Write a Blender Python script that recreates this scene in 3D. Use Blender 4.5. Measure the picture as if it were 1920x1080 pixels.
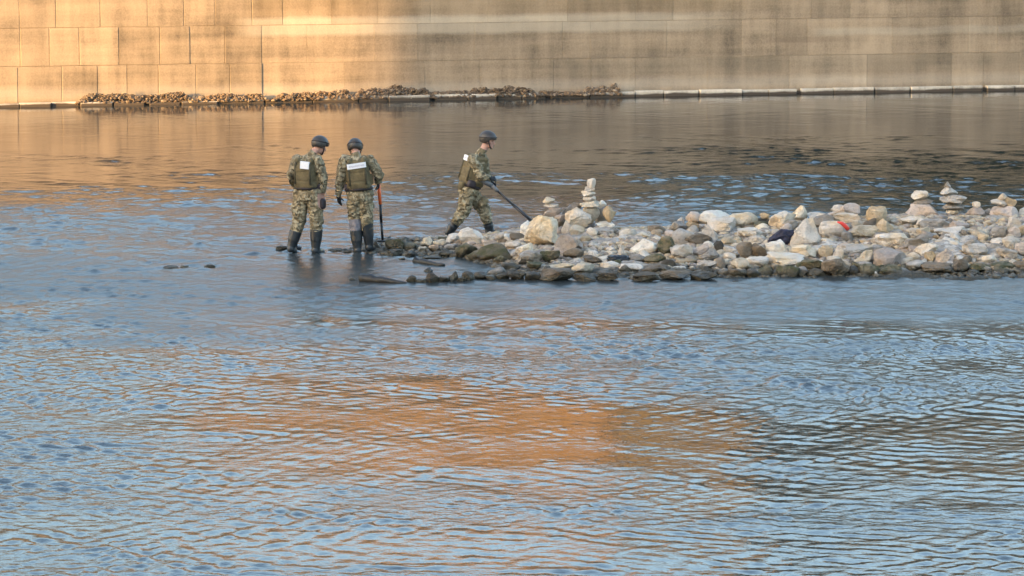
import bpy, bmesh, math, random
import numpy as np
from mathutils import Vector, Matrix, Euler, noise

for o in list(bpy.data.objects):
    bpy.data.objects.remove(o)
SC = bpy.context.scene
COL = SC.collection
R = math.radians

# ------------------------------------------------------------------ camera, sky, sun, exposure
CAM_H = 7.0
FPX = 7140.0                       # focal length in pixels of the 1920 px wide photograph
PITCH = math.atan((540 + 363) / FPX)
cam_d = bpy.data.cameras.new('camera')
cam_d.sensor_width = 36.0
cam_d.lens = FPX / 1920 * 36.0
cam_d.clip_start = 1.0
cam_d.clip_end = 3000.0
cam = bpy.data.objects.new('camera', cam_d)
COL.objects.link(cam)
cam.location = (0, 0, CAM_H)
cam.rotation_euler = (R(90) - PITCH, 0, 0)
SC.camera = cam

SUN_EL = R(9.0)
SUN_AZ = R(57.0)                   # the sun stands behind the viewer, this far to the left
TO_SUN = Vector((-math.sin(SUN_AZ) * math.cos(SUN_EL), -math.cos(SUN_AZ) * math.cos(SUN_EL), math.sin(SUN_EL)))
world = bpy.data.worlds.new('World')
SC.world = world
world.use_nodes = True
wn = world.node_tree
wn.nodes.clear()
sky = wn.nodes.new('ShaderNodeTexSky')
sky.sky_type = 'NISHITA'
sky.sun_disc = False
sky.sun_elevation = SUN_EL
sky.sun_rotation = math.atan2(TO_SUN.x, TO_SUN.y)
sky.air_density = 1.0
sky.dust_density = 3.2
sky.ozone_density = 1.3
bg = wn.nodes.new('ShaderNodeBackground')
bg.inputs['Strength'].default_value = 0.15
wo = wn.nodes.new('ShaderNodeOutputWorld')
wn.links.new(sky.outputs[0], bg.inputs[0])
wn.links.new(bg.outputs[0], wo.inputs[0])

sun_d = bpy.data.lights.new('sun', 'SUN')
sun_d.energy = 2.7
sun_d.angle = R(0.5)
sun_d.color = (1.0, 0.57, 0.18)
sun = bpy.data.objects.new('sun', sun_d)
COL.objects.link(sun)
sun.rotation_euler = TO_SUN.to_track_quat('Z', 'Y').to_euler()

SC.view_settings.view_transform = 'Standard'
SC.view_settings.look = 'None'
SC.view_settings.gamma = 1.0
SC.view_settings.use_curve_mapping = False
SC.view_settings.exposure = 2.68

# ------------------------------------------------------------------ helpers
CP, SP = math.cos(PITCH), math.sin(PITCH)


def ray(px, py):
    """direction of the line of sight through a point measured in the photograph"""
    x = (px - 960) / FPX
    y = (540 - py) / FPX
    return Vector((x, CP + y * SP, -SP + y * CP))


def at_depth(px, py, Y):
    d = ray(px, py)
    return Vector((0, 0, CAM_H)) + d * (Y / d.y)


def on_level(px, py, z=0.0):
    d = ray(px, py)
    return Vector((0, 0, CAM_H)) + d * ((z - CAM_H) / d.z)


def link(o, parent=None):
    COL.objects.link(o)
    if parent is not None:
        o.parent = parent
    return o


def tag(o, label=None, cat=None, group=None, kind=None):
    if label:
        o['label'] = label
    if cat:
        o['category'] = cat
    if group:
        o['group'] = group
    if kind:
        o['kind'] = kind
    return o


def empty(name, loc, rz=0.0):
    o = bpy.data.objects.new(name, None)
    o.empty_display_size = 0.1
    link(o)
    o.location = loc
    o.rotation_euler = (0, 0, rz)
    return o


def mesh_obj(name, verts, faces, mats, parent=None, smooth=True, loc=None):
    me = bpy.data.meshes.new(name)
    me.from_pydata([tuple(v) for v in verts], [], faces)
    me.update()
    for m in (mats if isinstance(mats, (list, tuple)) else [mats]):
        me.materials.append(m)
    if smooth:
        me.polygons.foreach_set('use_smooth', [True] * len(me.polygons))
    o = bpy.data.objects.new(name, me)
    link(o, parent)
    if loc is not None:
        o.location = loc
    return o


def bm_obj(name, bm, mats, parent=None, smooth=True, loc=None):
    me = bpy.data.meshes.new(name)
    bm.to_mesh(me)
    bm.free()
    for m in (mats if isinstance(mats, (list, tuple)) else [mats]):
        me.materials.append(m)
    if smooth:
        me.polygons.foreach_set('use_smooth', [True] * len(me.polygons))
    o = bpy.data.objects.new(name, me)
    link(o, parent)
    if loc is not None:
        o.location = loc
    return o


# ------------------------------------------------------------------ materials
class NT:
    def __init__(self, name):
        self.m = bpy.data.materials.new(name)
        self.m.use_nodes = True
        self.t = self.m.node_tree
        self.t.nodes.clear()
        self.out = self.n('ShaderNodeOutputMaterial')
        self.bsdf = self.n('ShaderNodeBsdfPrincipled')
        self.l(self.bsdf.outputs[0], self.out.inputs[0])

    def n(self, kind, **kw):
        nd = self.t.nodes.new(kind)
        for k, v in kw.items():
            setattr(nd, k, v)
        return nd

    def l(self, a, b):
        self.t.links.new(a, b)

    def noise(self, vec, scale, detail=4, rough=0.55, dist=0.0):
        nd = self.n('ShaderNodeTexNoise')
        nd.inputs['Scale'].default_value = scale
        nd.inputs['Detail'].default_value = detail
        nd.inputs['Roughness'].default_value = rough
        nd.inputs['Distortion'].default_value = dist
        if vec is not None:
            self.l(vec, nd.inputs['Vector'])
        return nd.outputs['Fac']

    def mapping(self, vec, scale):
        mp = self.n('ShaderNodeMapping')
        mp.inputs['Scale'].default_value = scale
        self.l(vec, mp.inputs['Vector'])
        return mp.outputs[0]

    def ramp(self, fac, stops, interp='LINEAR'):
        r = self.n('ShaderNodeValToRGB')
        r.color_ramp.interpolation = interp
        els = r.color_ramp.elements
        while len(els) < len(stops):
            els.new(0.5)
        for e, (p, c) in zip(els, stops):
            e.position = p
            e.color = (c[0], c[1], c[2], 1) if not isinstance(c, (int, float)) else (c, c, c, 1)
        self.l(fac, r.inputs[0])
        return r.outputs[0]

    def math(self, op, a, b=None, clamp=False):
        nd = self.n('ShaderNodeMath', operation=op)
        nd.use_clamp = clamp
        for i, v in enumerate((a, b)):
            if v is None:
                continue
            if isinstance(v, (int, float)):
                nd.inputs[i].default_value = v
            else:
                self.l(v, nd.inputs[i])
        return nd.outputs[0]

    def mix(self, fac, a, b, blend='MIX'):
        nd = self.n('ShaderNodeMix', data_type='RGBA', blend_type=blend)
        for sock, v in ((nd.inputs[0], fac), (nd.inputs[6], a), (nd.inputs[7], b)):
            if isinstance(v, (int, float)):
                sock.default_value = v
            elif isinstance(v, (tuple, list)):
                sock.default_value = (v[0], v[1], v[2], 1)
            else:
                self.l(v, sock)
        return nd.outputs[2]

    def bump(self, h, strength, dist=0.02, normal=None):
        b = self.n('ShaderNodeBump')
        b.inputs['Strength'].default_value = strength
        b.inputs['Distance'].default_value = dist
        self.l(h, b.inputs['Height'])
        if normal is not None:
            self.l(normal, b.inputs['Normal'])
        self.l(b.outputs[0], self.bsdf.inputs['Normal'])
        return b.outputs[0]

    def set(self, color=None, rough=None, **kw):
        for k, v in (('Base Color', color), ('Roughness', rough)) + tuple(kw.items()):
            if v is None:
                continue
            s = self.bsdf.inputs[k]
            if isinstance(v, (int, float)):
                s.default_value = v
            elif isinstance(v, (tuple, list)):
                s.default_value = (v[0], v[1], v[2], 1)
            else:
                self.l(v, s)
        return self.m


def rock_mat(name, c, var=0.25, wet=True, tint=(1, 0.86, 0.66), moss=0.0):
    t = NT(name)
    tc = t.n('ShaderNodeTexCoord')
    oi = t.n('ShaderNodeObjectInfo')
    geo = t.n('ShaderNodeNewGeometry')
    ad = t.n('ShaderNodeVectorMath', operation='ADD')
    t.l(geo.outputs['Position'], ad.inputs[0])
    sc = t.n('ShaderNodeVectorMath', operation='SCALE')
    sc.inputs[0].default_value = (37, 19, 53)
    t.l(oi.outputs['Random'], sc.inputs['Scale'])
    t.l(sc.outputs[0], ad.inputs[1])
    v = ad.outputs[0]
    big = t.noise(v, 5.0, 5, 0.6)
    fine = t.noise(v, 34.0, 4, 0.65)
    # layered bedding of the limestone
    bed = t.noise(t.mapping(v, (3, 3, 26)), 1.6, 3, 0.6, 0.4)
    val = t.math('ADD', t.math('MULTIPLY', big, 0.5), t.math('ADD', t.math('MULTIPLY', fine, 0.3), t.math('MULTIPLY', bed, 0.2)))
    lo = tuple(x * (1 - var * 1.5) for x in c)
    hi = tuple(min(0.8, x * (1 + var)) for x in c)
    col = t.ramp(val, [(0.33, lo), (0.5, c), (0.66, hi)])
    tn = t.ramp(t.noise(v, 2.6, 3), [(0.46, 0.0), (0.62, 0.85)])
    col = t.mix(tn, col, t.mix(1.0, col, tint, 'MULTIPLY'))
    # every stone its own shade
    rnd = t.n('ShaderNodeMapRange')
    rnd.inputs['To Min'].default_value = 0.70
    rnd.inputs['To Max'].default_value = 1.18
    t.l(oi.outputs['Random'], rnd.inputs['Value'])
    cmb = t.n('ShaderNodeCombineColor')
    for i in range(3):
        t.l(rnd.outputs[0], cmb.inputs[i])
    col = t.mix(1.0, col, cmb.outputs[0], 'MULTIPLY')
    if moss:
        mo = t.ramp(t.noise(v, 6.5, 4, 0.65), [(0.62 - moss * 0.3, 0.0), (0.72 - moss * 0.3, 1.0)])
        col = t.mix(mo, col, (0.070, 0.066, 0.026))
    st = t.ramp(t.noise(v, 9.0, 5, 0.7, 0.5), [(0.57, 0.0), (0.70, 0.7)])
    col = t.mix(st, col, tuple(x * q for x, q in zip(c, (0.46, 0.42, 0.37))))
    vor = t.n('ShaderNodeTexVoronoi', feature='DISTANCE_TO_EDGE')
    vor.inputs['Scale'].default_value = 7.5
    wv = t.n('ShaderNodeVectorMath', operation='ADD')
    t.l(v, wv.inputs[0])
    ns = t.n('ShaderNodeTexNoise')
    ns.inputs['Scale'].default_value = 6.0
    t.l(v, ns.inputs['Vector'])
    t.l(ns.outputs['Color'], wv.inputs[1])
    t.l(wv.outputs[0], vor.inputs['Vector'])
    crack = t.ramp(vor.outputs['Distance'], [(0.0, 0.0), (0.05, 1.0)])
    rough = 0.85
    if wet:
        sx = t.n('ShaderNodeSeparateXYZ')
        t.l(geo.outputs['Position'], sx.inputs[0])
        h = t.math('ADD', sx.outputs[2], t.math('MULTIPLY', t.math('SUBTRACT', t.noise(v, 4.0, 4, 0.6), 0.5), 0.22))
        w = t.n('ShaderNodeMapRange')
        w.inputs['From Min'].default_value = 0.065
        w.inputs['From Max'].default_value = 0.105
        w.inputs['To Min'].default_value = 1.0
        w.inputs['To Max'].default_value = 0.0
        t.l(h, w.inputs['Value'])
        algae = t.ramp(t.noise(v, 7.0, 3), [(0.38, (0.040, 0.034, 0.022)), (0.55, (0.080, 0.064, 0.034)), (0.7, (0.13, 0.105, 0.068))])
        col = t.mix(t.math('MULTIPLY', w.outputs[0], 0.9), col, algae)
        rough = t.math('SUBTRACT', 0.85, t.math('MULTIPLY', w.outputs[0], 0.4))
    t.bump(t.math('ADD', t.math('MULTIPLY', crack, 0.35), t.math('ADD', t.math('MULTIPLY', big, 0.9), t.math('MULTIPLY', fine, 0.7))), 0.9, 0.04)
    return t.set(col, rough)


M = {}
M['pale'] = rock_mat('pale_limestone', (0.63, 0.545, 0.455), 0.22)
M['white'] = rock_mat('white_limestone', (0.74, 0.655, 0.56), 0.18)
M['cream'] = rock_mat('cream_limestone', (0.66, 0.555, 0.42), 0.22)
M['tan'] = rock_mat('tan_sandstone', (0.50, 0.375, 0.24), 0.25)
M['pink'] = rock_mat('pinkish_stone', (0.50, 0.41, 0.35), 0.22)
M['grey'] = rock_mat('grey_stone', (0.36, 0.315, 0.27), 0.28)
M['brown'] = rock_mat('brown_stone', (0.19, 0.145, 0.10), 0.3)
M['moss'] = rock_mat('mossy_stone', (0.17, 0.14, 0.085), 0.3, moss=0.55)
M['dark'] = rock_mat('dark_wet_stone', (0.080, 0.067, 0.050), 0.35)


def plain(name, c, rough=0.7, nscale=30.0, var=0.25, bump=0.2, **kw):
    t = NT(name)
    tc = t.n('ShaderNodeTexCoord')
    f = t.noise(tc.outputs['Object'], nscale, 4, 0.6)
    col = t.ramp(f, [(0.3, tuple(x * (1 - var) for x in c)), (0.7, tuple(min(1, x * (1 + var)) for x in c))])
    if bump:
        t.bump(f, bump, 0.01)
    return t.set(col, rough, **kw)


M['skin'] = plain('skin', (0.50, 0.27, 0.20), 0.55, 40, 0.12, 0.1)
M['vest'] = plain('olive_vest_cloth', (0.135, 0.102, 0.050), 0.9, 14, 0.35, 0.5)
M['black_glove'] = plain('black_glove', (0.012, 0.012, 0.014), 0.7)
M['rubber'] = plain('dark_rubber_boot', (0.022, 0.026, 0.030), 0.42, 9, 0.4, 0.2)
M['grey_wader'] = plain('grey_wader_cloth', (0.20, 0.185, 0.20), 0.8, 16, 0.25, 0.3)
M['helmet'] = plain('dark_helmet_shell', (0.046, 0.038, 0.032), 0.45, 20, 0.3, 0.05)
M['strap'] = plain('black_strap', (0.02, 0.014, 0.014), 0.7)
M['strap_olive'] = plain('olive_webbing', (0.085, 0.070, 0.040), 0.9, 30, 0.3, 0.3)
M['holster'] = plain('dark_leather', (0.030, 0.020, 0.024), 0.6, 20, 0.3)
M['patch'] = plain('white_patch_cloth', (0.80, 0.80, 0.83), 0.7, 25, 0.05, 0.1)
M['print'] = plain('grey_print', (0.56, 0.52, 0.58), 0.8, 25, 0.1, 0.0)
M['orange'] = plain('orange_paint', (0.75, 0.13, 0.035), 0.45, 30, 0.15, 0.0)
M['black_pole'] = plain('black_pole', (0.014, 0.015, 0.018), 0.4)
M['grey_pole'] = plain('grey_plastic', (0.13, 0.13, 0.135), 0.5)
M['blue_cloth'] = plain('dark_blue_cloth', (0.020, 0.020, 0.042), 0.75, 12, 0.5, 0.6)
M['black_plastic'] = plain('black_plastic', (0.012, 0.012, 0.013), 0.35, 12, 0.4, 0.5)
M['red'] = plain('red_plastic', (0.75, 0.055, 0.035), 0.4, 14, 0.2, 0.2)
M['wood'] = plain('dark_wet_driftwood', (0.018, 0.016, 0.013), 0.55, 18, 0.5, 0.6)
M['eye'] = plain('dark_eye', (0.02, 0.015, 0.012), 0.3)


def camo_mat():
    t = NT('camouflage_cloth')
    tc = t.n('ShaderNodeTexCoord')
    v = t.mapping(tc.outputs['Object'], (1.25, 1.25, 1.0))
    n1 = t.noise(v, 9.0, 3, 0.5, 0.8)
    n2 = t.noise(v, 12.0, 3, 0.5, 1.0)
    sh = t.n('ShaderNodeVectorMath', operation='ADD')
    sh.inputs[1].default_value = (3.1, 7.7, 1.9)
    t.l(v, sh.inputs[0])
    n3 = t.noise(sh.outputs[0], 14.0, 3, 0.5, 0.6)
    base = t.ramp(n1, [(0.0, (0.165, 0.135, 0.078)), (0.45, (0.265, 0.212, 0.130)), (0.55, (0.38, 0.318, 0.205))], 'CONSTANT')
    br = t.ramp(n2, [(0.0, 0.0), (0.56, 1.0)], 'CONSTANT')
    col = t.mix(br, base, (0.125, 0.095, 0.052))
    dk = t.ramp(n3, [(0.0, 0.0), (0.62, 1.0)], 'CONSTANT')
    col = t.mix(dk, col, (0.050, 0.046, 0.032))
    f = t.noise(tc.outputs['Object'], 22.0, 4, 0.6, 0.6)
    t.bump(f, 0.6, 0.02)
    return t.set(col, 0.9)


M['camo'] = camo_mat()


def wall_mat(name, base, dark=False):
    t = NT(name)
    geo = t.n('ShaderNodeNewGeometry')
    oi = t.n('ShaderNodeObjectInfo')
    pos = geo.outputs['Position']
    sx = t.n('ShaderNodeSeparateXYZ')
    t.l(pos, sx.inputs[0])
    x, z = sx.outputs[0], sx.outputs[2]
    streak = t.noise(t.mapping(pos, (1.6, 1.6, 0.22)), 1.4, 4, 0.6)      # runs down the stone
    layer = t.noise(t.mapping(pos, (0.13, 0.13, 2.4)), 1.5, 4, 0.55)     # flood lines along it
    blot = t.noise(pos, 1.1, 5, 0.6)
    grain = t.noise(pos, 24.0, 4, 0.7)
    s = t.math('ADD', t.math('MULTIPLY', streak, 0.34), t.math('ADD', t.math('MULTIPLY', layer, 0.26), t.math('ADD', t.math('MULTIPLY', blot, 0.22), t.math('MULTIPLY', grain, 0.18))))
    c = base
    col = t.ramp(s, [(0.39, tuple(q * 0.50 for q in c)), (0.50, c), (0.60, tuple(min(0.8, q * 1.36) for q in c))])
    # pale lime band washed along the third course
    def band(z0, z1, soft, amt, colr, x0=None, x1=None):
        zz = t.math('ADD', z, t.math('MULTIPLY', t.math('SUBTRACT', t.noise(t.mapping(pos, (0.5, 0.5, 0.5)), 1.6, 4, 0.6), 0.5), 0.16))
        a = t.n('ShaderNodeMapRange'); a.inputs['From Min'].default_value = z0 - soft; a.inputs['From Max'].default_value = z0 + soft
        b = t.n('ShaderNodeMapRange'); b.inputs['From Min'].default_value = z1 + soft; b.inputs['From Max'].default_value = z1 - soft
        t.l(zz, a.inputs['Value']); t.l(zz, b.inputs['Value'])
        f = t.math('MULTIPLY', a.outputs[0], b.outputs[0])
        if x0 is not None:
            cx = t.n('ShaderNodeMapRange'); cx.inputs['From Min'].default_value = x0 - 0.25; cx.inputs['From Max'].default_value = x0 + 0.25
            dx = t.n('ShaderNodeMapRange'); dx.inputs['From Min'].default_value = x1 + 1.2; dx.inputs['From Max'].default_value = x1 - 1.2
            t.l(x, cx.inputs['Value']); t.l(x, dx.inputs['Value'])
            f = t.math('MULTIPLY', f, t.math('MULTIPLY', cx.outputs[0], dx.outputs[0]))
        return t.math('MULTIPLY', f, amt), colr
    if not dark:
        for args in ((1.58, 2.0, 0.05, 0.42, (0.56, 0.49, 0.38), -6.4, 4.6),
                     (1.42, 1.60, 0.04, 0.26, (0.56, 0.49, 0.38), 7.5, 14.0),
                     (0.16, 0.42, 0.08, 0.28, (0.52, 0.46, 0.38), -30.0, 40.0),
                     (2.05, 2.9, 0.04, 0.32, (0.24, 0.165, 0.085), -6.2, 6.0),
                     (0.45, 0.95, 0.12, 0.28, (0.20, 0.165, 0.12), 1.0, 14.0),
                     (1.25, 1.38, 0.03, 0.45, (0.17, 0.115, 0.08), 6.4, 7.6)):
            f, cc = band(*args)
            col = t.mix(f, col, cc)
    rnd = t.n('ShaderNodeMapRange')
    rnd.inputs['To Min'].default_value = 0.86
    rnd.inputs['To Max'].default_value = 1.10
    t.l(oi.outputs['Random'], rnd.inputs['Value'])
    cmb = t.n('ShaderNodeCombineColor')
    for i in range(3):
        t.l(rnd.outputs[0], cmb.inputs[i])
    col = t.mix(1.0, col, cmb.outputs[0], 'MULTIPLY')
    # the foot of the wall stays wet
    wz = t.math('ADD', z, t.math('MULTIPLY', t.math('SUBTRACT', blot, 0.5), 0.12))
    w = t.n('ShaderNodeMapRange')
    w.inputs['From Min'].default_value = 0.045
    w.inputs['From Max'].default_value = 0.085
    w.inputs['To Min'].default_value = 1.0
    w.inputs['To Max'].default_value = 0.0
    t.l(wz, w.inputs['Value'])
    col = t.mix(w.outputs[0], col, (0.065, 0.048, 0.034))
    t.bump(t.math('ADD', t.math('MULTIPLY', grain, 0.5), blot), 0.4, 0.03)
    return t.set(col, 0.9)


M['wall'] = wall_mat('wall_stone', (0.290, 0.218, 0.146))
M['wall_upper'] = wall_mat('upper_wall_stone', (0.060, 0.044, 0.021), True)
M['wall_unseen_dark'] = wall_mat('unseen_dark_wall_stone', (0.016, 0.026, 0.021), True)  # unseen courses, coloured dark to darken their reflection in the river
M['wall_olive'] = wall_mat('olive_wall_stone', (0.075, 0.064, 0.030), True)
M['mortar'] = plain('mortar', (0.30, 0.235, 0.16), 0.95, 6, 0.3, 0.3)
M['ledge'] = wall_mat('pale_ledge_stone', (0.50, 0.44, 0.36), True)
M['rubble'] = rock_mat('brown_rubble', (0.20, 0.145, 0.102), 0.45, wet=False)
M['pale_rubble'] = rock_mat('pale_rubble', (0.38, 0.30, 0.22), 0.35, wet=False)
M['twig'] = plain('dry_twig', (0.30, 0.22, 0.15), 0.9)
M['ochre'] = plain('ochre_plaster', (0.104, 0.060, 0.014), 0.9, 0.35, 0.6, 0.0)
M['ochre_wing'] = plain('brown_plaster', (0.066, 0.046, 0.016), 0.9, 0.35, 0.5, 0.0)
M['roof_tile'] = plain('roof_tile', (0.22, 0.09, 0.05), 0.9, 3, 0.3, 0.2)
M['shutter'] = plain('brown_shutter', (0.10, 0.06, 0.035), 0.7, 6, 0.2, 0.0)
M['plaster'] = plain('grey_plaster', (0.35, 0.33, 0.30), 0.9, 0.5, 0.15, 0.0)
M['soil'] = plain('soil', (0.14, 0.115, 0.08), 0.95, 0.8, 0.4, 0.3)
M['bed'] = plain('river_silt', (0.06, 0.055, 0.04), 0.95, 0.8, 0.3, 0.0)


def gravel_mat():
    t = NT('spit_gravel')
    geo = t.n('ShaderNodeNewGeometry')
    pos = geo.outputs['Position']
    vo = t.n('ShaderNodeTexVoronoi')
    vo.inputs['Scale'].default_value = 16.0
    t.l(pos, vo.inputs['Vector'])
    sep = t.n('ShaderNodeSeparateColor')
    t.l(vo.outputs['Color'], sep.inputs[0])
    col = t.ramp(sep.outputs[0], [(0.0, (0.22, 0.18, 0.14)), (0.45, (0.40, 0.345, 0.285)), (1.0, (0.56, 0.49, 0.41))])
    n = t.noise(pos, 2.0, 4)
    col = t.mix(t.ramp(n, [(0.42, 0.0), (0.6, 0.7)]), col, (0.20, 0.17, 0.14))
    sx = t.n('ShaderNodeSeparateXYZ')
    t.l(pos, sx.inputs[0])
    w = t.n('ShaderNodeMapRange')
    w.inputs['From Min'].default_value = 0.05
    w.inputs['From Max'].default_value = 0.13
    w.inputs['To Min'].default_value = 1.0
    w.inputs['To Max'].default_value = 0.0
    t.l(t.math('ADD', sx.outputs[2], t.math('MULTIPLY', t.math('SUBTRACT', n, 0.5), 0.12)), w.inputs['Value'])
    col = t.mix(w.outputs[0], col, (0.040, 0.034, 0.022))
    t.bump(vo.outputs['Distance'], 0.8, 0.03)
    return t.set(col, 0.9)


M['gravel'] = gravel_mat()


def water_mat():
    t = NT('river_water')
    geo = t.n('ShaderNodeNewGeometry')
    pos = geo.outputs['Position']
    at = t.n('ShaderNodeAttribute')
    at.attribute_name = 'chop'
    deep = t.n('ShaderNodeAttribute')
    deep.attribute_name = 'deep'
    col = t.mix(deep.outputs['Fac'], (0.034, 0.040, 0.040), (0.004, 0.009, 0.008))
    slick = t.n('ShaderNodeAttribute')
    slick.attribute_name = 'slick'
    rough = t.math('ADD', 0.02, t.math('ADD', t.math('MULTIPLY', at.outputs['Fac'], 0.05), t.math('MULTIPLY', slick.outputs['Fac'], 0.20)))
    f1 = t.noise(t.mapping(pos, (1.0, 1.3, 1.0)), 7.0, 3, 0.55, 0.3)
    f2 = t.noise(t.mapping(pos, (1.0, 1.2, 1.0)), 19.0, 2, 0.5, 0.3)
    h = t.math('ADD', f1, t.math('MULTIPLY', f2, 0.3))
    b = t.n('ShaderNodeBump')
    b.inputs['Distance'].default_value = 0.05
    t.l(t.math('ADD', 0.03, t.math('MULTIPLY', at.outputs['Fac'], 0.22), True), b.inputs['Strength'])
    t.l(h, b.inputs['Height'])
    t.l(b.outputs[0], t.bsdf.inputs['Normal'])
    t.set(col, rough)
    t.bsdf.inputs['IOR'].default_value = 1.333
    return t.m


M['water'] = water_mat()

rng = np.random.default_rng(7)


# ------------------------------------------------------------------ river water
def smooth(a, b, x):
    t = np.clip((x - a) / (b - a), 0, 1)
    return t * t * (3 - 2 * t)


def wobble(X, Y, seed, lx, ly, n=7):
    r = np.random.default_rng(seed)
    s = np.zeros_like(X)
    for k in range(n):
        kx, ky = r.normal(0, 1 / lx), r.normal(0, 1 / ly)
        s += np.sin(kx * X + ky * Y + r.uniform(0, 6.28))
    return s / math.sqrt(n / 2.0)


def ripple_zones(X, Y):
    """how choppy (0..1) and how deep the river is, from calm pools and riffles in the stream"""
    Yw = Y + 0.8 * wobble(X, Y, 3, 3.5, 5.0) + 0.9 * wobble(X, Y, 4, 0.9, 1.2) + 0.6 * wobble(X, Y, 6, 0.35, 0.6)
    xr = np.clip(X, -2, 14)
    streak = 0.5 + 0.5 * np.tanh(1.6 * wobble(X, Y, 8, 5.0, 1.1) + 0.8 * wobble(X, Y, 10, 1.2, 0.8))
    far = 0.04 + 0.40 * smooth(82.0, 74.5, Yw + 0.25 * xr) * (0.25 + 0.75 * streak) + 0.10 * streak
    far = np.maximum(far, smooth(72.5, 65.0, Yw + 0.25 * xr))       # calm pool under the wall -> riffle
    right = smooth(1.0, 6.0, X) * smooth(62.5, 65.5, Yw)            # slack deep water beyond the spit
    far = far * (1 - right) + right * (0.08 + 0.85 * smooth(81.5, 75.0, Yw) * (0.6 + 0.4 * streak) + 0.25 * smooth(68.0, 64.0, Yw))
    mid = 1 - smooth(53.0, 46.5, Yw) * 0.15                         # riffle eases off
    pool = 1 - (0.74 + 0.12 * smooth(-1.0, 1.5, X)) * smooth(46.0, 43.8, Yw) * smooth(36.9, 38.3, Yw) * (0.35 + 0.65 * smooth(-5.3, -3.0, X)) * (0.90 + 0.10 * np.tanh(1.5 * wobble(X, Y, 12, 1.6, 0.55)))
    near = 1 - 0.42 * smooth(38.0, 36.6, Yw)
    chop = far * mid * pool * near
    patch = 0.5 + 0.5 * np.tanh(1.3 * wobble(X, Y, 5, 2.6, 0.7))
    chop = chop * np.where(Y < 52, 0.45 + 0.68 * patch, 0.9 + 0.15 * patch)
    slick = smooth(71.0, 64.0, Yw) * (0.55 + 0.45 * smooth(60.0, 56.5, Yw)) * smooth(49.5, 53.0, Yw + 1.2 * patch)
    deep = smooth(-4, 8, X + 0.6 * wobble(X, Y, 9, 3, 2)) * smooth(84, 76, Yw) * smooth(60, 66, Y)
    return np.clip(chop, 0, 1.3), deep, np.clip(slick * (1 - right), 0, 1)


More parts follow.
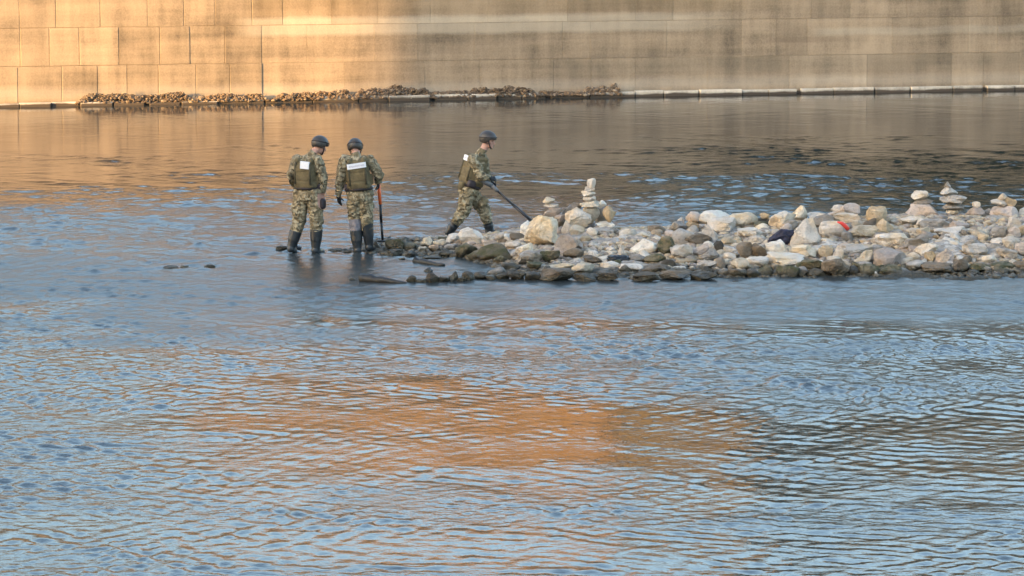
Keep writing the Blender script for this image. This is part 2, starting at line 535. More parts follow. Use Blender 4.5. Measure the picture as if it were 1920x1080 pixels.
def build_water():
    xs = np.concatenate([np.linspace(-19, -8.6, 90, endpoint=False), np.linspace(-8.6, 8.6, 400, endpoint=False), np.linspace(8.6, 19, 91)])
    ys = [24.0]
    while ys[-1] < 99.0:
        y = ys[-1]
        ys.append(y + (0.12 if y < 32.5 else 0.038 if y < 50 else 0.055 if y < 74 else 0.10))
    ys = np.array(ys)
    X, Y = np.meshgrid(xs, ys)
    chop, deep, slick = ripple_zones(X, Y)
    Z = np.zeros_like(X)
    r = np.random.default_rng(21)
    wx = X + 0.25 * wobble(X, Y, 31, 1.4, 1.4)
    wy = Y + 0.25 * wobble(X, Y, 32, 1.4, 1.4)
    g1 = 0.70 + 0.30 * np.tanh(wobble(X, Y, 41, 0.9, 0.6)) + 0.38 * np.tanh(1.2 * wobble(X, Y, 43, 0.11, 0.15, 14))
    g2 = 0.65 + 0.60 * np.tanh(wobble(X, Y, 42, 0.08, 0.12, 14))

    def spectrum(n, l0, l1, spread, slope, env):
        nonlocal Z
        h = np.zeros_like(X)
        for k in range(n):
            lam = math.exp(r.uniform(math.log(l0), math.log(l1)))
            th = math.pi / 2 + 0.05 + r.choice((-1, 1)) * r.uniform(0.22, 1.12) * spread
            kk = 2 * math.pi / lam
            h += np.sin(kk * (math.cos(th) * wx + math.sin(th) * wy) + r.uniform(0, 6.28)) / kk
        Z += h * env * slope / math.sqrt(n / 2.0)
    far_w = smooth(47.0, 55.0, Y)
    sl = 1 - 0.35 * slick
    spectrum(20, 0.9, 2.2, 0.8, 0.020, (0.10 + 0.9 * chop) * sl)
    spectrum(44, 0.36, 0.85, 0.75, 0.105, np.clip(g1, 0.1, 1.2) * chop * (0.10 + 0.90 * far_w) * sl)
    spectrum(60, 0.20, 0.42, 1.05, 0.215, np.clip(g1, 0.0, 1.25) * chop * (1 - 0.55 * far_w))
    spectrum(60, 0.12, 0.22, 1.1, 0.135, np.clip(g2, 0.0, 1.3) * chop * (1 - 0.45 * far_w))
    for k in range(2):                                      # no wavelet stands steeper than shallow water lets it
        gy = np.gradient(Z, axis=0) / np.gradient(Y, axis=0)
        Z = Z / (1 + 3.5 * np.maximum(0, gy - 0.16))
    for px, py in ((546, 470), (592, 474), (671, 475), (692, 468), (717, 455)):        # rings round the wading boots
        q = on_level(px, py)
        rr = np.hypot(X - q.x, Y - q.y)
        Z += 0.016 * np.sin(2 * math.pi * rr / 0.26) * np.exp(-rr / 0.32)
    edge = smooth(-19, -18, X) * smooth(19, 18, X) * smooth(24, 25, Y) * smooth(99, 98, Y)
    Z *= edge
    ny, nx = X.shape
    co = np.stack([X, Y, Z], -1).reshape(-1, 3)
    # the rest of the river, flat, out to both sides and behind
    BX, BY0, BY1 = 420.0, 6.0, 130.0
    extra = np.array([[-BX, BY0, 0], [-19, BY0, 0], [19, BY0, 0], [BX, BY0, 0],
                      [-BX, 24, 0], [BX, 24, 0], [-BX, 99, 0], [BX, 99, 0],
                      [-BX, BY1, 0], [-19, BY1, 0], [19, BY1, 0], [BX, BY1, 0]], float)
    nb = len(co)
    co = np.vstack([co, extra])
    i = np.arange((ny - 1) * (nx - 1))
    row, colm = i // (nx - 1), i % (nx - 1)
    a = row * nx + colm
    quads = np.stack([a, a + 1, a + nx + 1, a + nx], 1)
    c00, c10, c01, c11 = 0, nx - 1, (ny - 1) * nx, ny * nx - 1
    ex = np.array([[nb + 0, nb + 1, c00, nb + 4], [nb + 1, nb + 2, c10, c00], [nb + 2, nb + 3, nb + 5, c10],
                   [nb + 4, c00, c01, nb + 6], [c10, nb + 5, nb + 7, c11],
                   [nb + 6, c01, nb + 9, nb + 8], [c01, c11, nb + 10, nb + 9], [c11, nb + 7, nb + 11, nb + 10]])
    quads = np.vstack([quads, ex])
    me = bpy.data.meshes.new('water')
    me.vertices.add(len(co))
    me.vertices.foreach_set('co', co.astype(np.float32).ravel())
    me.loops.add(quads.size)
    me.loops.foreach_set('vertex_index', quads.astype(np.int32).ravel())
    me.polygons.add(len(quads))
    me.polygons.foreach_set('loop_start', np.arange(0, quads.size, 4, dtype=np.int32))
    me.polygons.foreach_set('use_smooth', np.ones(len(quads), bool))
    me.update(calc_edges=True)
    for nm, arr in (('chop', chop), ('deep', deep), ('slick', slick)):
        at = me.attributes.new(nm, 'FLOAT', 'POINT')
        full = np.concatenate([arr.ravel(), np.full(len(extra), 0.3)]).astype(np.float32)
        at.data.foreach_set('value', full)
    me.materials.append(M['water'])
    o = bpy.data.objects.new('water', me)
    link(o)
    tag(o, kind='structure')


build_water()

# river bed and the banks: one sheet each, running on to the horizon
o = mesh_obj('riverbed', [(-1500, -2, -0.9), (1500, -2, -0.9), (1500, 135, -0.9), (-1500, 135, -0.9)], [(0, 1, 2, 3)], M['bed'])
tag(o, kind='structure')
o = mesh_obj('ground', [(-1500, -1500, 4.6), (1500, -1500, 4.6), (1500, 1.0, 4.6), (-1500, 1.0, 4.6), (1500, 11, -1.0), (-1500, 11, -1.0)],
             [(0, 1, 2, 3), (3, 2, 4, 5)], M['soil'], smooth=False)
tag(o, kind='structure')

# ------------------------------------------------------------------ embankment wall
WALL_Y, WALL_A = 92.0, R(12.5)
WALL_TOP = 5.4
wall = empty('embankment_wall', (0, WALL_Y, 0), WALL_A)
tag(wall, 'long tan stone embankment wall rising behind the river, sunlit on the left', 'wall')
rw = random.Random(5)


def add_block(bm, x0, x1, y0, y1, z0, z1, bev=0.0, jit=0.0, rnd=None):
    vs = []
    b = bev
    j = (lambda: rnd.uniform(-jit, jit)) if jit else (lambda: 0)
    if b:
        ring0 = [(x0, y1, z0), (x1, y1, z0), (x1, y1, z1), (x0, y1, z1)]
        ring1 = [(x0, y0 + b, z0), (x1, y0 + b, z0), (x1, y0 + b, z1), (x0, y0 + b, z1)]
        ring2 = [(x0 + b + j(), y0 + j(), z0 + b + j()), (x1 - b + j(), y0 + j(), z0 + b + j()), (x1 - b + j(), y0 + j(), z1 - b + j()), (x0 + b + j(), y0 + j(), z1 - b + j())]
        V = [[bm.verts.new(p) for p in r] for r in (ring0, ring1, ring2)]
        for r0, r1 in ((V[0], V[1]), (V[1], V[2])):
            for k in range(4):
                bm.faces.new((r0[k], r1[k], r1[(k + 1) % 4], r0[(k + 1) % 4]))
        bm.faces.new(V[2][::-1])
        bm.faces.new(V[0])
    else:
        r = [bm.verts.new(p) for p in ((x0, y0, z0), (x1, y0, z0), (x1, y1, z0), (x0, y1, z0), (x0, y0, z1), (x1, y0, z1), (x1, y1, z1), (x0, y1, z1))]
        for f in ((3, 2, 1, 0), (4, 5, 6, 7), (0, 1, 5, 4), (1, 2, 6, 5), (2, 3, 7, 6), (3, 0, 4, 7)):
            bm.faces.new([r[q] for q in f])
    bm.normal_update()


course = [0.0, 0.93, 1.83, 2.72]
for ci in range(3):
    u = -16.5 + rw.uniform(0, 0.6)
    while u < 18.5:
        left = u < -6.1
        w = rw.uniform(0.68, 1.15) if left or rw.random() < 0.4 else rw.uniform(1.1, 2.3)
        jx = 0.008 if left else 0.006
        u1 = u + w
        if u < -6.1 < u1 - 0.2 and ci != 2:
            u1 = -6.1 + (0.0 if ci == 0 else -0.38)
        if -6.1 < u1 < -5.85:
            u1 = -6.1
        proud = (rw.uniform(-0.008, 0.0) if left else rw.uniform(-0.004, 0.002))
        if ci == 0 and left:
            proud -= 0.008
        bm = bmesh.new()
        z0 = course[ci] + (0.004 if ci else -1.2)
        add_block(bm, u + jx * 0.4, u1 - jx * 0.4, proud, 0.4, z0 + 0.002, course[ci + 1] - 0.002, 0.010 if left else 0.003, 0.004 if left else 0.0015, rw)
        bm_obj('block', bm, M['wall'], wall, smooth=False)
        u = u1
# masonry above, out of view: coloured dark so the river mirrors it dark
for nm, ua, ub, mt in (('upper_masonry', -42.0, 3.2, M['wall_upper']), ('unseen_dark_masonry', 3.2, 60.0, M['wall_unseen_dark'])):
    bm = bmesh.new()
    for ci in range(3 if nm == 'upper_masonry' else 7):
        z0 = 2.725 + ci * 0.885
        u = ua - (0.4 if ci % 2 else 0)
        if ci == 0 and nm == 'unseen_dark_masonry':
            add_block(bm, ua, ub, -0.03, 0.0105, 2.44, 2.722)      # added dark strip, lowers the edge of the dark reflection
        if nm == 'unseen_dark_masonry' and ci > 2:
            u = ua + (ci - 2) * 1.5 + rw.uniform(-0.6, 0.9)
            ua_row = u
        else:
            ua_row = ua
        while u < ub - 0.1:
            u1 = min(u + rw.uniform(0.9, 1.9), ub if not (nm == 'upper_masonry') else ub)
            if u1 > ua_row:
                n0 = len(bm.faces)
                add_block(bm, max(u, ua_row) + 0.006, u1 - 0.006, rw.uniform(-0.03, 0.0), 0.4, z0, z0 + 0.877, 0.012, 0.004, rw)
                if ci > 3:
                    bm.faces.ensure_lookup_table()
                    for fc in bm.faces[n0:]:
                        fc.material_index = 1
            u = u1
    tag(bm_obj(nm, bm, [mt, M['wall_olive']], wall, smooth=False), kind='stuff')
bm = bmesh.new()
add_block(bm, -42, 60, 0.012, 2.0, -1.3, WALL_TOP - 0.02)
add_block(bm, 11.5, 60, 0.02, 1.6, WALL_TOP - 0.02, 8.85)
bm_obj('wall_core', bm, M['mortar'], wall, smooth=False)
# side stretches of the lower wall, out of view
bm = bmesh.new()
add_block(bm, -42, -16.6, -0.01, 0.011, -1.2, 2.71)
add_block(bm, 20.5, 60, -0.01, 0.011, -1.2, 2.71)
bm_obj('wall_facing', bm, M['wall'], wall, smooth=False)
ca, sa = math.cos(WALL_A), math.sin(WALL_A)


def wpt(u, v, z):
    return Vector((ca * u - sa * v, WALL_Y + sa * u + ca * v, z))


# the hillside is unseen, added so the river mirrors ochre and dark woods
def added_hill_mat():
    t = NT('added_hillside')
    geo = t.n('ShaderNodeNewGeometry')
    pos = geo.outputs['Position']
    sx = t.n('ShaderNodeSeparateXYZ')
    t.l(pos, sx.inputs[0])
    n = t.noise(pos, 0.05, 5, 0.6)
    dry = t.ramp(t.noise(pos, 0.16, 4, 0.6), [(0.35, (0.26, 0.14, 0.045)), (0.6, (0.47, 0.27, 0.085))])
    wood = t.ramp(t.noise(pos, 0.3, 4, 0.6), [(0.35, (0.060, 0.052, 0.022)), (0.65, (0.135, 0.105, 0.048))])

    def step(v, a, b):
        m = t.n('ShaderNodeMapRange')
        m.inputs['From Min'].default_value = a
        m.inputs['From Max'].default_value = b
        t.l(v, m.inputs['Value'])
        return m.outputs[0]
    nn = t.math('MULTIPLY', t.math('SUBTRACT', n, 0.5), 16.0)
    xx = t.math('ADD', t.math('SUBTRACT', sx.outputs[0], t.math('MULTIPLY', sx.outputs[1], 0.012)), nn)
    zz = t.math('ADD', sx.outputs[2], t.math('MULTIPLY', nn, 0.4))
    f = t.math('MULTIPLY', t.math('MULTIPLY', step(xx, 9.0, -2.0), step(xx, -34.0, -24.0)), step(zz, 21.0, 27.0))
    return t.set(t.mix(t.math('MULTIPLY', f, 0.35), wood, dry), 0.95)


def build_added_hill():
    us = np.concatenate([np.linspace(-700, -130, 12), np.linspace(-110, 160, 60), np.linspace(190, 800, 12)])
    vs = np.array([1.0, 6, 14, 30, 50, 75, 100, 125, 150, 175, 200, 240, 300, 420, 700, 1300.0])
    hs = np.interp(vs, [1, 14, 50, 125, 175, 240, 700, 1300], [WALL_TOP - 0.02, WALL_TOP + 0.4, 12.5, 30.0, 41.5, 52.0, 44.0, 20.0])
    V, F = [], []
    for i, v in enumerate(vs):
        for u in us:
            x = u * (1 + v / 900)
            p = wpt(x, v, 0)
            k = min(1, max(0, (v - 6) / 60))
            z = hs[i] * (1 + k * 0.20 * max(0, min(1, (p.x - 2) / 16))) * (1 + k * 0.05 * noise.noise(Vector((p.x / 60, p.y / 60, 2)))) + k * 2.5 * noise.noise(Vector((p.x / 14, p.y / 14, 5)))
            V.append((p.x, p.y, z))
    n = len(us)
    for i in range(len(vs) - 1):
        for j in range(n - 1):
            a = i * n + j
            F.append((a, a + 1, a + n + 1, a + n))
    tag(mesh_obj('added_hill', V, F, added_hill_mat()), kind='structure')


build_added_hill()


def added_ochre_block():
    # unseen ochre block, added behind the wall to give the river a golden reflection
    nrm = Vector((-0.57, -0.82, 0)).normalized()
    al = Vector((-nrm.y, nrm.x, 0))
    root = empty('added_building', (-14.5, 162.5, 11.0), math.atan2(al.y, al.x))
    tag(root, 'unseen ochre block added behind the wall, mirrored golden in the river', 'added_building')
    L, H, D = 22.5, 11.2, 9.0
    bm = bmesh.new()
    add_block(bm, L + 0.01, L + 6.5, 0.04, D, -6, H - 2.4)
    bm_obj('side_wing', bm, M['ochre_wing'], root, smooth=False)
    bm = bmesh.new()
    add_block(bm, 0, L, 0, D, -6, H)
    bm_obj('wall', bm, M['ochre'], root, smooth=False)
    bm = bmesh.new()
    add_block(bm, -0.5, L + 0.5, -0.5, D + 0.5, H + 0.002, H + 0.35)
    bm_obj('roof', bm, M['roof_tile'], root, smooth=False)
    me = None
    for fl in range(3):
        for k in range(9):
            if me is None:
                bm = bmesh.new()
                add_block(bm, -0.5, 0.5, -0.03, 0.05, -0.8, 0.8)
                o = bm_obj('window', bm, M['shutter'], root, smooth=False)
                me = o.data
            else:
                o = bpy.data.objects.new('window', me)
                link(o, root)
            o.location = (1.3 + k * 2.5, 0, 1.4 + fl * 3.0)


# pale ledge at the foot of the wall, in separate slabs
added_ochre_block()
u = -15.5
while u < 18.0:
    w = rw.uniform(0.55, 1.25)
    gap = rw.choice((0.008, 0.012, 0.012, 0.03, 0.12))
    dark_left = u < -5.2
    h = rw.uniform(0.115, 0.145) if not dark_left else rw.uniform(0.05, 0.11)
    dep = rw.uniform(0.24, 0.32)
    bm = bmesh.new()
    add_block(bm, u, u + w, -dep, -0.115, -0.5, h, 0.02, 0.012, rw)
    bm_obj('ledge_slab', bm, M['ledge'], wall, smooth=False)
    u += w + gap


# ------------------------------------------------------------------ stones
def ico(sub):
    bm = bmesh.new()
    bmesh.ops.create_icosphere(bm, subdivisions=sub, radius=1.0)
    bm.verts.ensure_lookup_table()
    v = np.array([x.co[:] for x in bm.verts])
    f = [[q.index for q in x.verts] for x in bm.faces]
    bm.free()
    return v, f


ICO = {s: ico(s) for s in (1, 2, 3, 4)}


def stone_verts(shape, seed, sub=3):
    """unit stone: fits the box -1..1"""
    r = np.random.default_rng(seed)
    v, f = ICO[sub]
    v = v.copy()
    e = {'r': 2.3, 'b': 4.5, 's': 3.2, 'p': 2.6, 'w': 2.8, 'd': 2.4, 'l': 2.8}[shape]
    n = (np.abs(v) ** e).sum(1) ** (1 / e)
    v = v / n[:, None]
    # a few broken faces
    for k in range({'r': 11, 'b': 16, 's': 12, 'p': 15, 'w': 10, 'd': 9, 'l': 14}[shape]):
        d = r.normal(size=3)
        d /= np.linalg.norm(d)
        lim = r.uniform(0.58, 0.90)
        ext = (v @ d).max() * lim
        over = np.maximum(v @ d - ext, 0)
        v -= over[:, None] * d[None]
    off = r.uniform(0, 50, 3)
    amp = {'r': 0.075, 'b': 0.10, 's': 0.11, 'p': 0.11, 'w': 0.06, 'd': 0.07, 'l': 0.12}[shape]
    dn = np.array([noise.noise(Vector(p * 1.6 + off)) * amp * 1.9 - abs(noise.noise(Vector(p * 3.9 + off))) * amp * 1.3 + noise.noise(Vector(p * 8.5 + off)) * amp * 0.6 for p in v])
    v *= (1 + dn)[:, None]
    if shape == 'p':
        t = (v[:, 2] + 1) / 2
        sc = 1.0 - 0.62 * np.clip(t, 0, 1)
        sh = r.uniform(-0.25, 0.25)
        v[:, 0] = v[:, 0] * sc + sh * t
        v[:, 1] *= sc
    if shape == 'w':
        t = (v[:, 2] + 1) / 2
        sc = 0.35 + 0.65 * np.clip(t, 0, 1) ** 0.8
        v[:, 0] *= sc
        v[:, 1] *= sc
    if shape == 'd':
        t = np.clip(v[:, 2], -1, 1)
        v[:, 2] = np.where(t < -0.35, -0.35 + (t + 0.35) * 0.15, t)
    if shape == 'l':          # leaning, longer on one side
        v[:, 2] += 0.35 * v[:, 0]
    mn, mx = v.min(0), v.max(0)
    v = (v - (mn + mx) / 2) / ((mx - mn) / 2)
    return v, f


# height of the gravel spit above the water
def crest(x):
    return np.interp(x, [-3.2, -2.2, -0.9, 0.3, 1.5, 3.0, 4.6, 6.2, 9.0, 14.0], [-0.12, 0.03, 0.10, 0.27, 0.29, 0.33, 0.44, 0.52, 0.52, 0.5])


def spit_h(x, Y):
    x = np.asarray(x, float)
    Y = np.asarray(Y, float)
    c = crest(x)
    yf = np.interp(x, [-3.2, -2.0, -0.75, -0.2, 0.4, 14], [60.2, 59.7, 59.2, 57.6, 56.75, 56.9])
    yc = np.interp(x, [-3.2, -1.5, 0.0, 2.0, 14], [61.0, 61.0, 60.6, 60.2, 60.3])
    yb = yc + np.interp(x, [-3.2, -0.6, 0.4, 14], [0.5, 0.9, 2.2, 3.0])
    t = np.clip((Y - yf) / (yc - yf), -1.2, 1)
    front = np.where(t > 0, 1 - (1 - np.clip(t, 0, 1)) ** 1.35, t * 0.8)
    t2 = np.clip((Y - yc) / (yb - yc), 0, 2.0)
    back = 1 - t2 ** 1.6 * 1.0
    p = np.where(Y < yc, front, back)
    return np.where(p > 0, p * c, p * 0.35) - 0.015 + 0.0 * x


def build_spit():
    xs = np.linspace(-3.6, 14, 320)
    ys = np.linspace(55.0, 65.5, 190)
    X, Y = np.meshgrid(xs, ys)
    Z = spit_h(X, Y)
    Z = Z - 0.10 * smooth(-0.2, -1.6, X)
    rr = 0.030 * wobble(X, Y, 61, 0.14, 0.14, 9) + 0.03 * wobble(X, Y, 62, 0.5, 0.5) + 0.016 * wobble(X, Y, 63, 0.06, 0.06, 9)
    Z = Z + rr * 0.8
    ny, nx = X.shape
    v = np.stack([X, Y, Z], -1).reshape(-1, 3)
    f = []
    for j in range(ny - 1):
        for i in range(nx - 1):
            a = j * nx + i
            f.append((a, a + 1, a + nx + 1, a + nx))
    tag(mesh_obj('gravel_spit', v, f, M['gravel']), kind='structure')


build_spit()


def place(px, py, Y=None):
    """where the line of sight meets the spit (or the plane at depth Y)"""
    if Y is not None:
        return at_depth(px, py, Y)
    d = ray(px, py)
    o0 = Vector((0, 0, CAM_H))
    for k in range(400):
        yy = 54.5 + k * 0.025
        p = o0 + d * (yy / d.y)
        if p.z <= max(float(spit_h(p.x, p.y)), -0.02):
            return p
    return at_depth(px, py, 60.4)


PLACED = []
NAMED = []
seed_n = [100]


def stone(x0, y0, x1, y1, mat, shape, label, Y=None, cat='stone', name='stone', group=None, sink=0.12, rot=None, sub=3, thick=None):
    seed_n[0] += 1
    sd = seed_n[0]
    rr = random.Random(sd)
    base = place((x0 + x1) / 2, y1 - 1.0, Y)
    s = FPX / math.sqrt(base.y ** 2 + CAM_H ** 2) * 1.005
    if max(x1 - x0, y1 - y0) > 34:
        sub = 4
    w = (x1 - x0) / s / 2 * 1.07
    h = (y1 - y0) / s / 2 * 1.05
    dep = thick / 2 if thick else min(max(w * rr.uniform(0.65, 0.95), h * 0.6), 0.30)
    v, f = stone_verts(shape, sd, sub)
    v = v * np.array([w, dep, h])
    if rot:
        c, q = math.cos(R(rot)), math.sin(R(rot))
        v[:, 0], v[:, 2] = v[:, 0] * c + v[:, 2] * q, -v[:, 0] * q + v[:, 2] * c
    zlow = v[:, 2].min()
    v[:, 2] -= zlow
    sk = 0.0 if Y is not None else sink * 2 * h
    if sk:
        v[:, 2] = np.where(v[:, 2] < 0.1 * h, v[:, 2] - sk, v[:, 2])
    loc = (base.x, base.y + (0 if Y is not None else dep * 0.6), base.z)
    o = mesh_obj(name, v, f, M[mat], loc=loc)
    if shape in 'bpls' and hasattr(o.data, 'set_sharp_from_angle'):
        o.data.set_sharp_from_angle(angle=R(24))
    tag(o, label, cat, group)
    PLACED.append(((x0 + x1) / 2, (y0 + y1) / 2, (x1 - x0) / 2, (y1 - y0) / 2))
    NAMED.append(((x0 + x1) / 2, (y0 + y1) / 2, label))
    return o


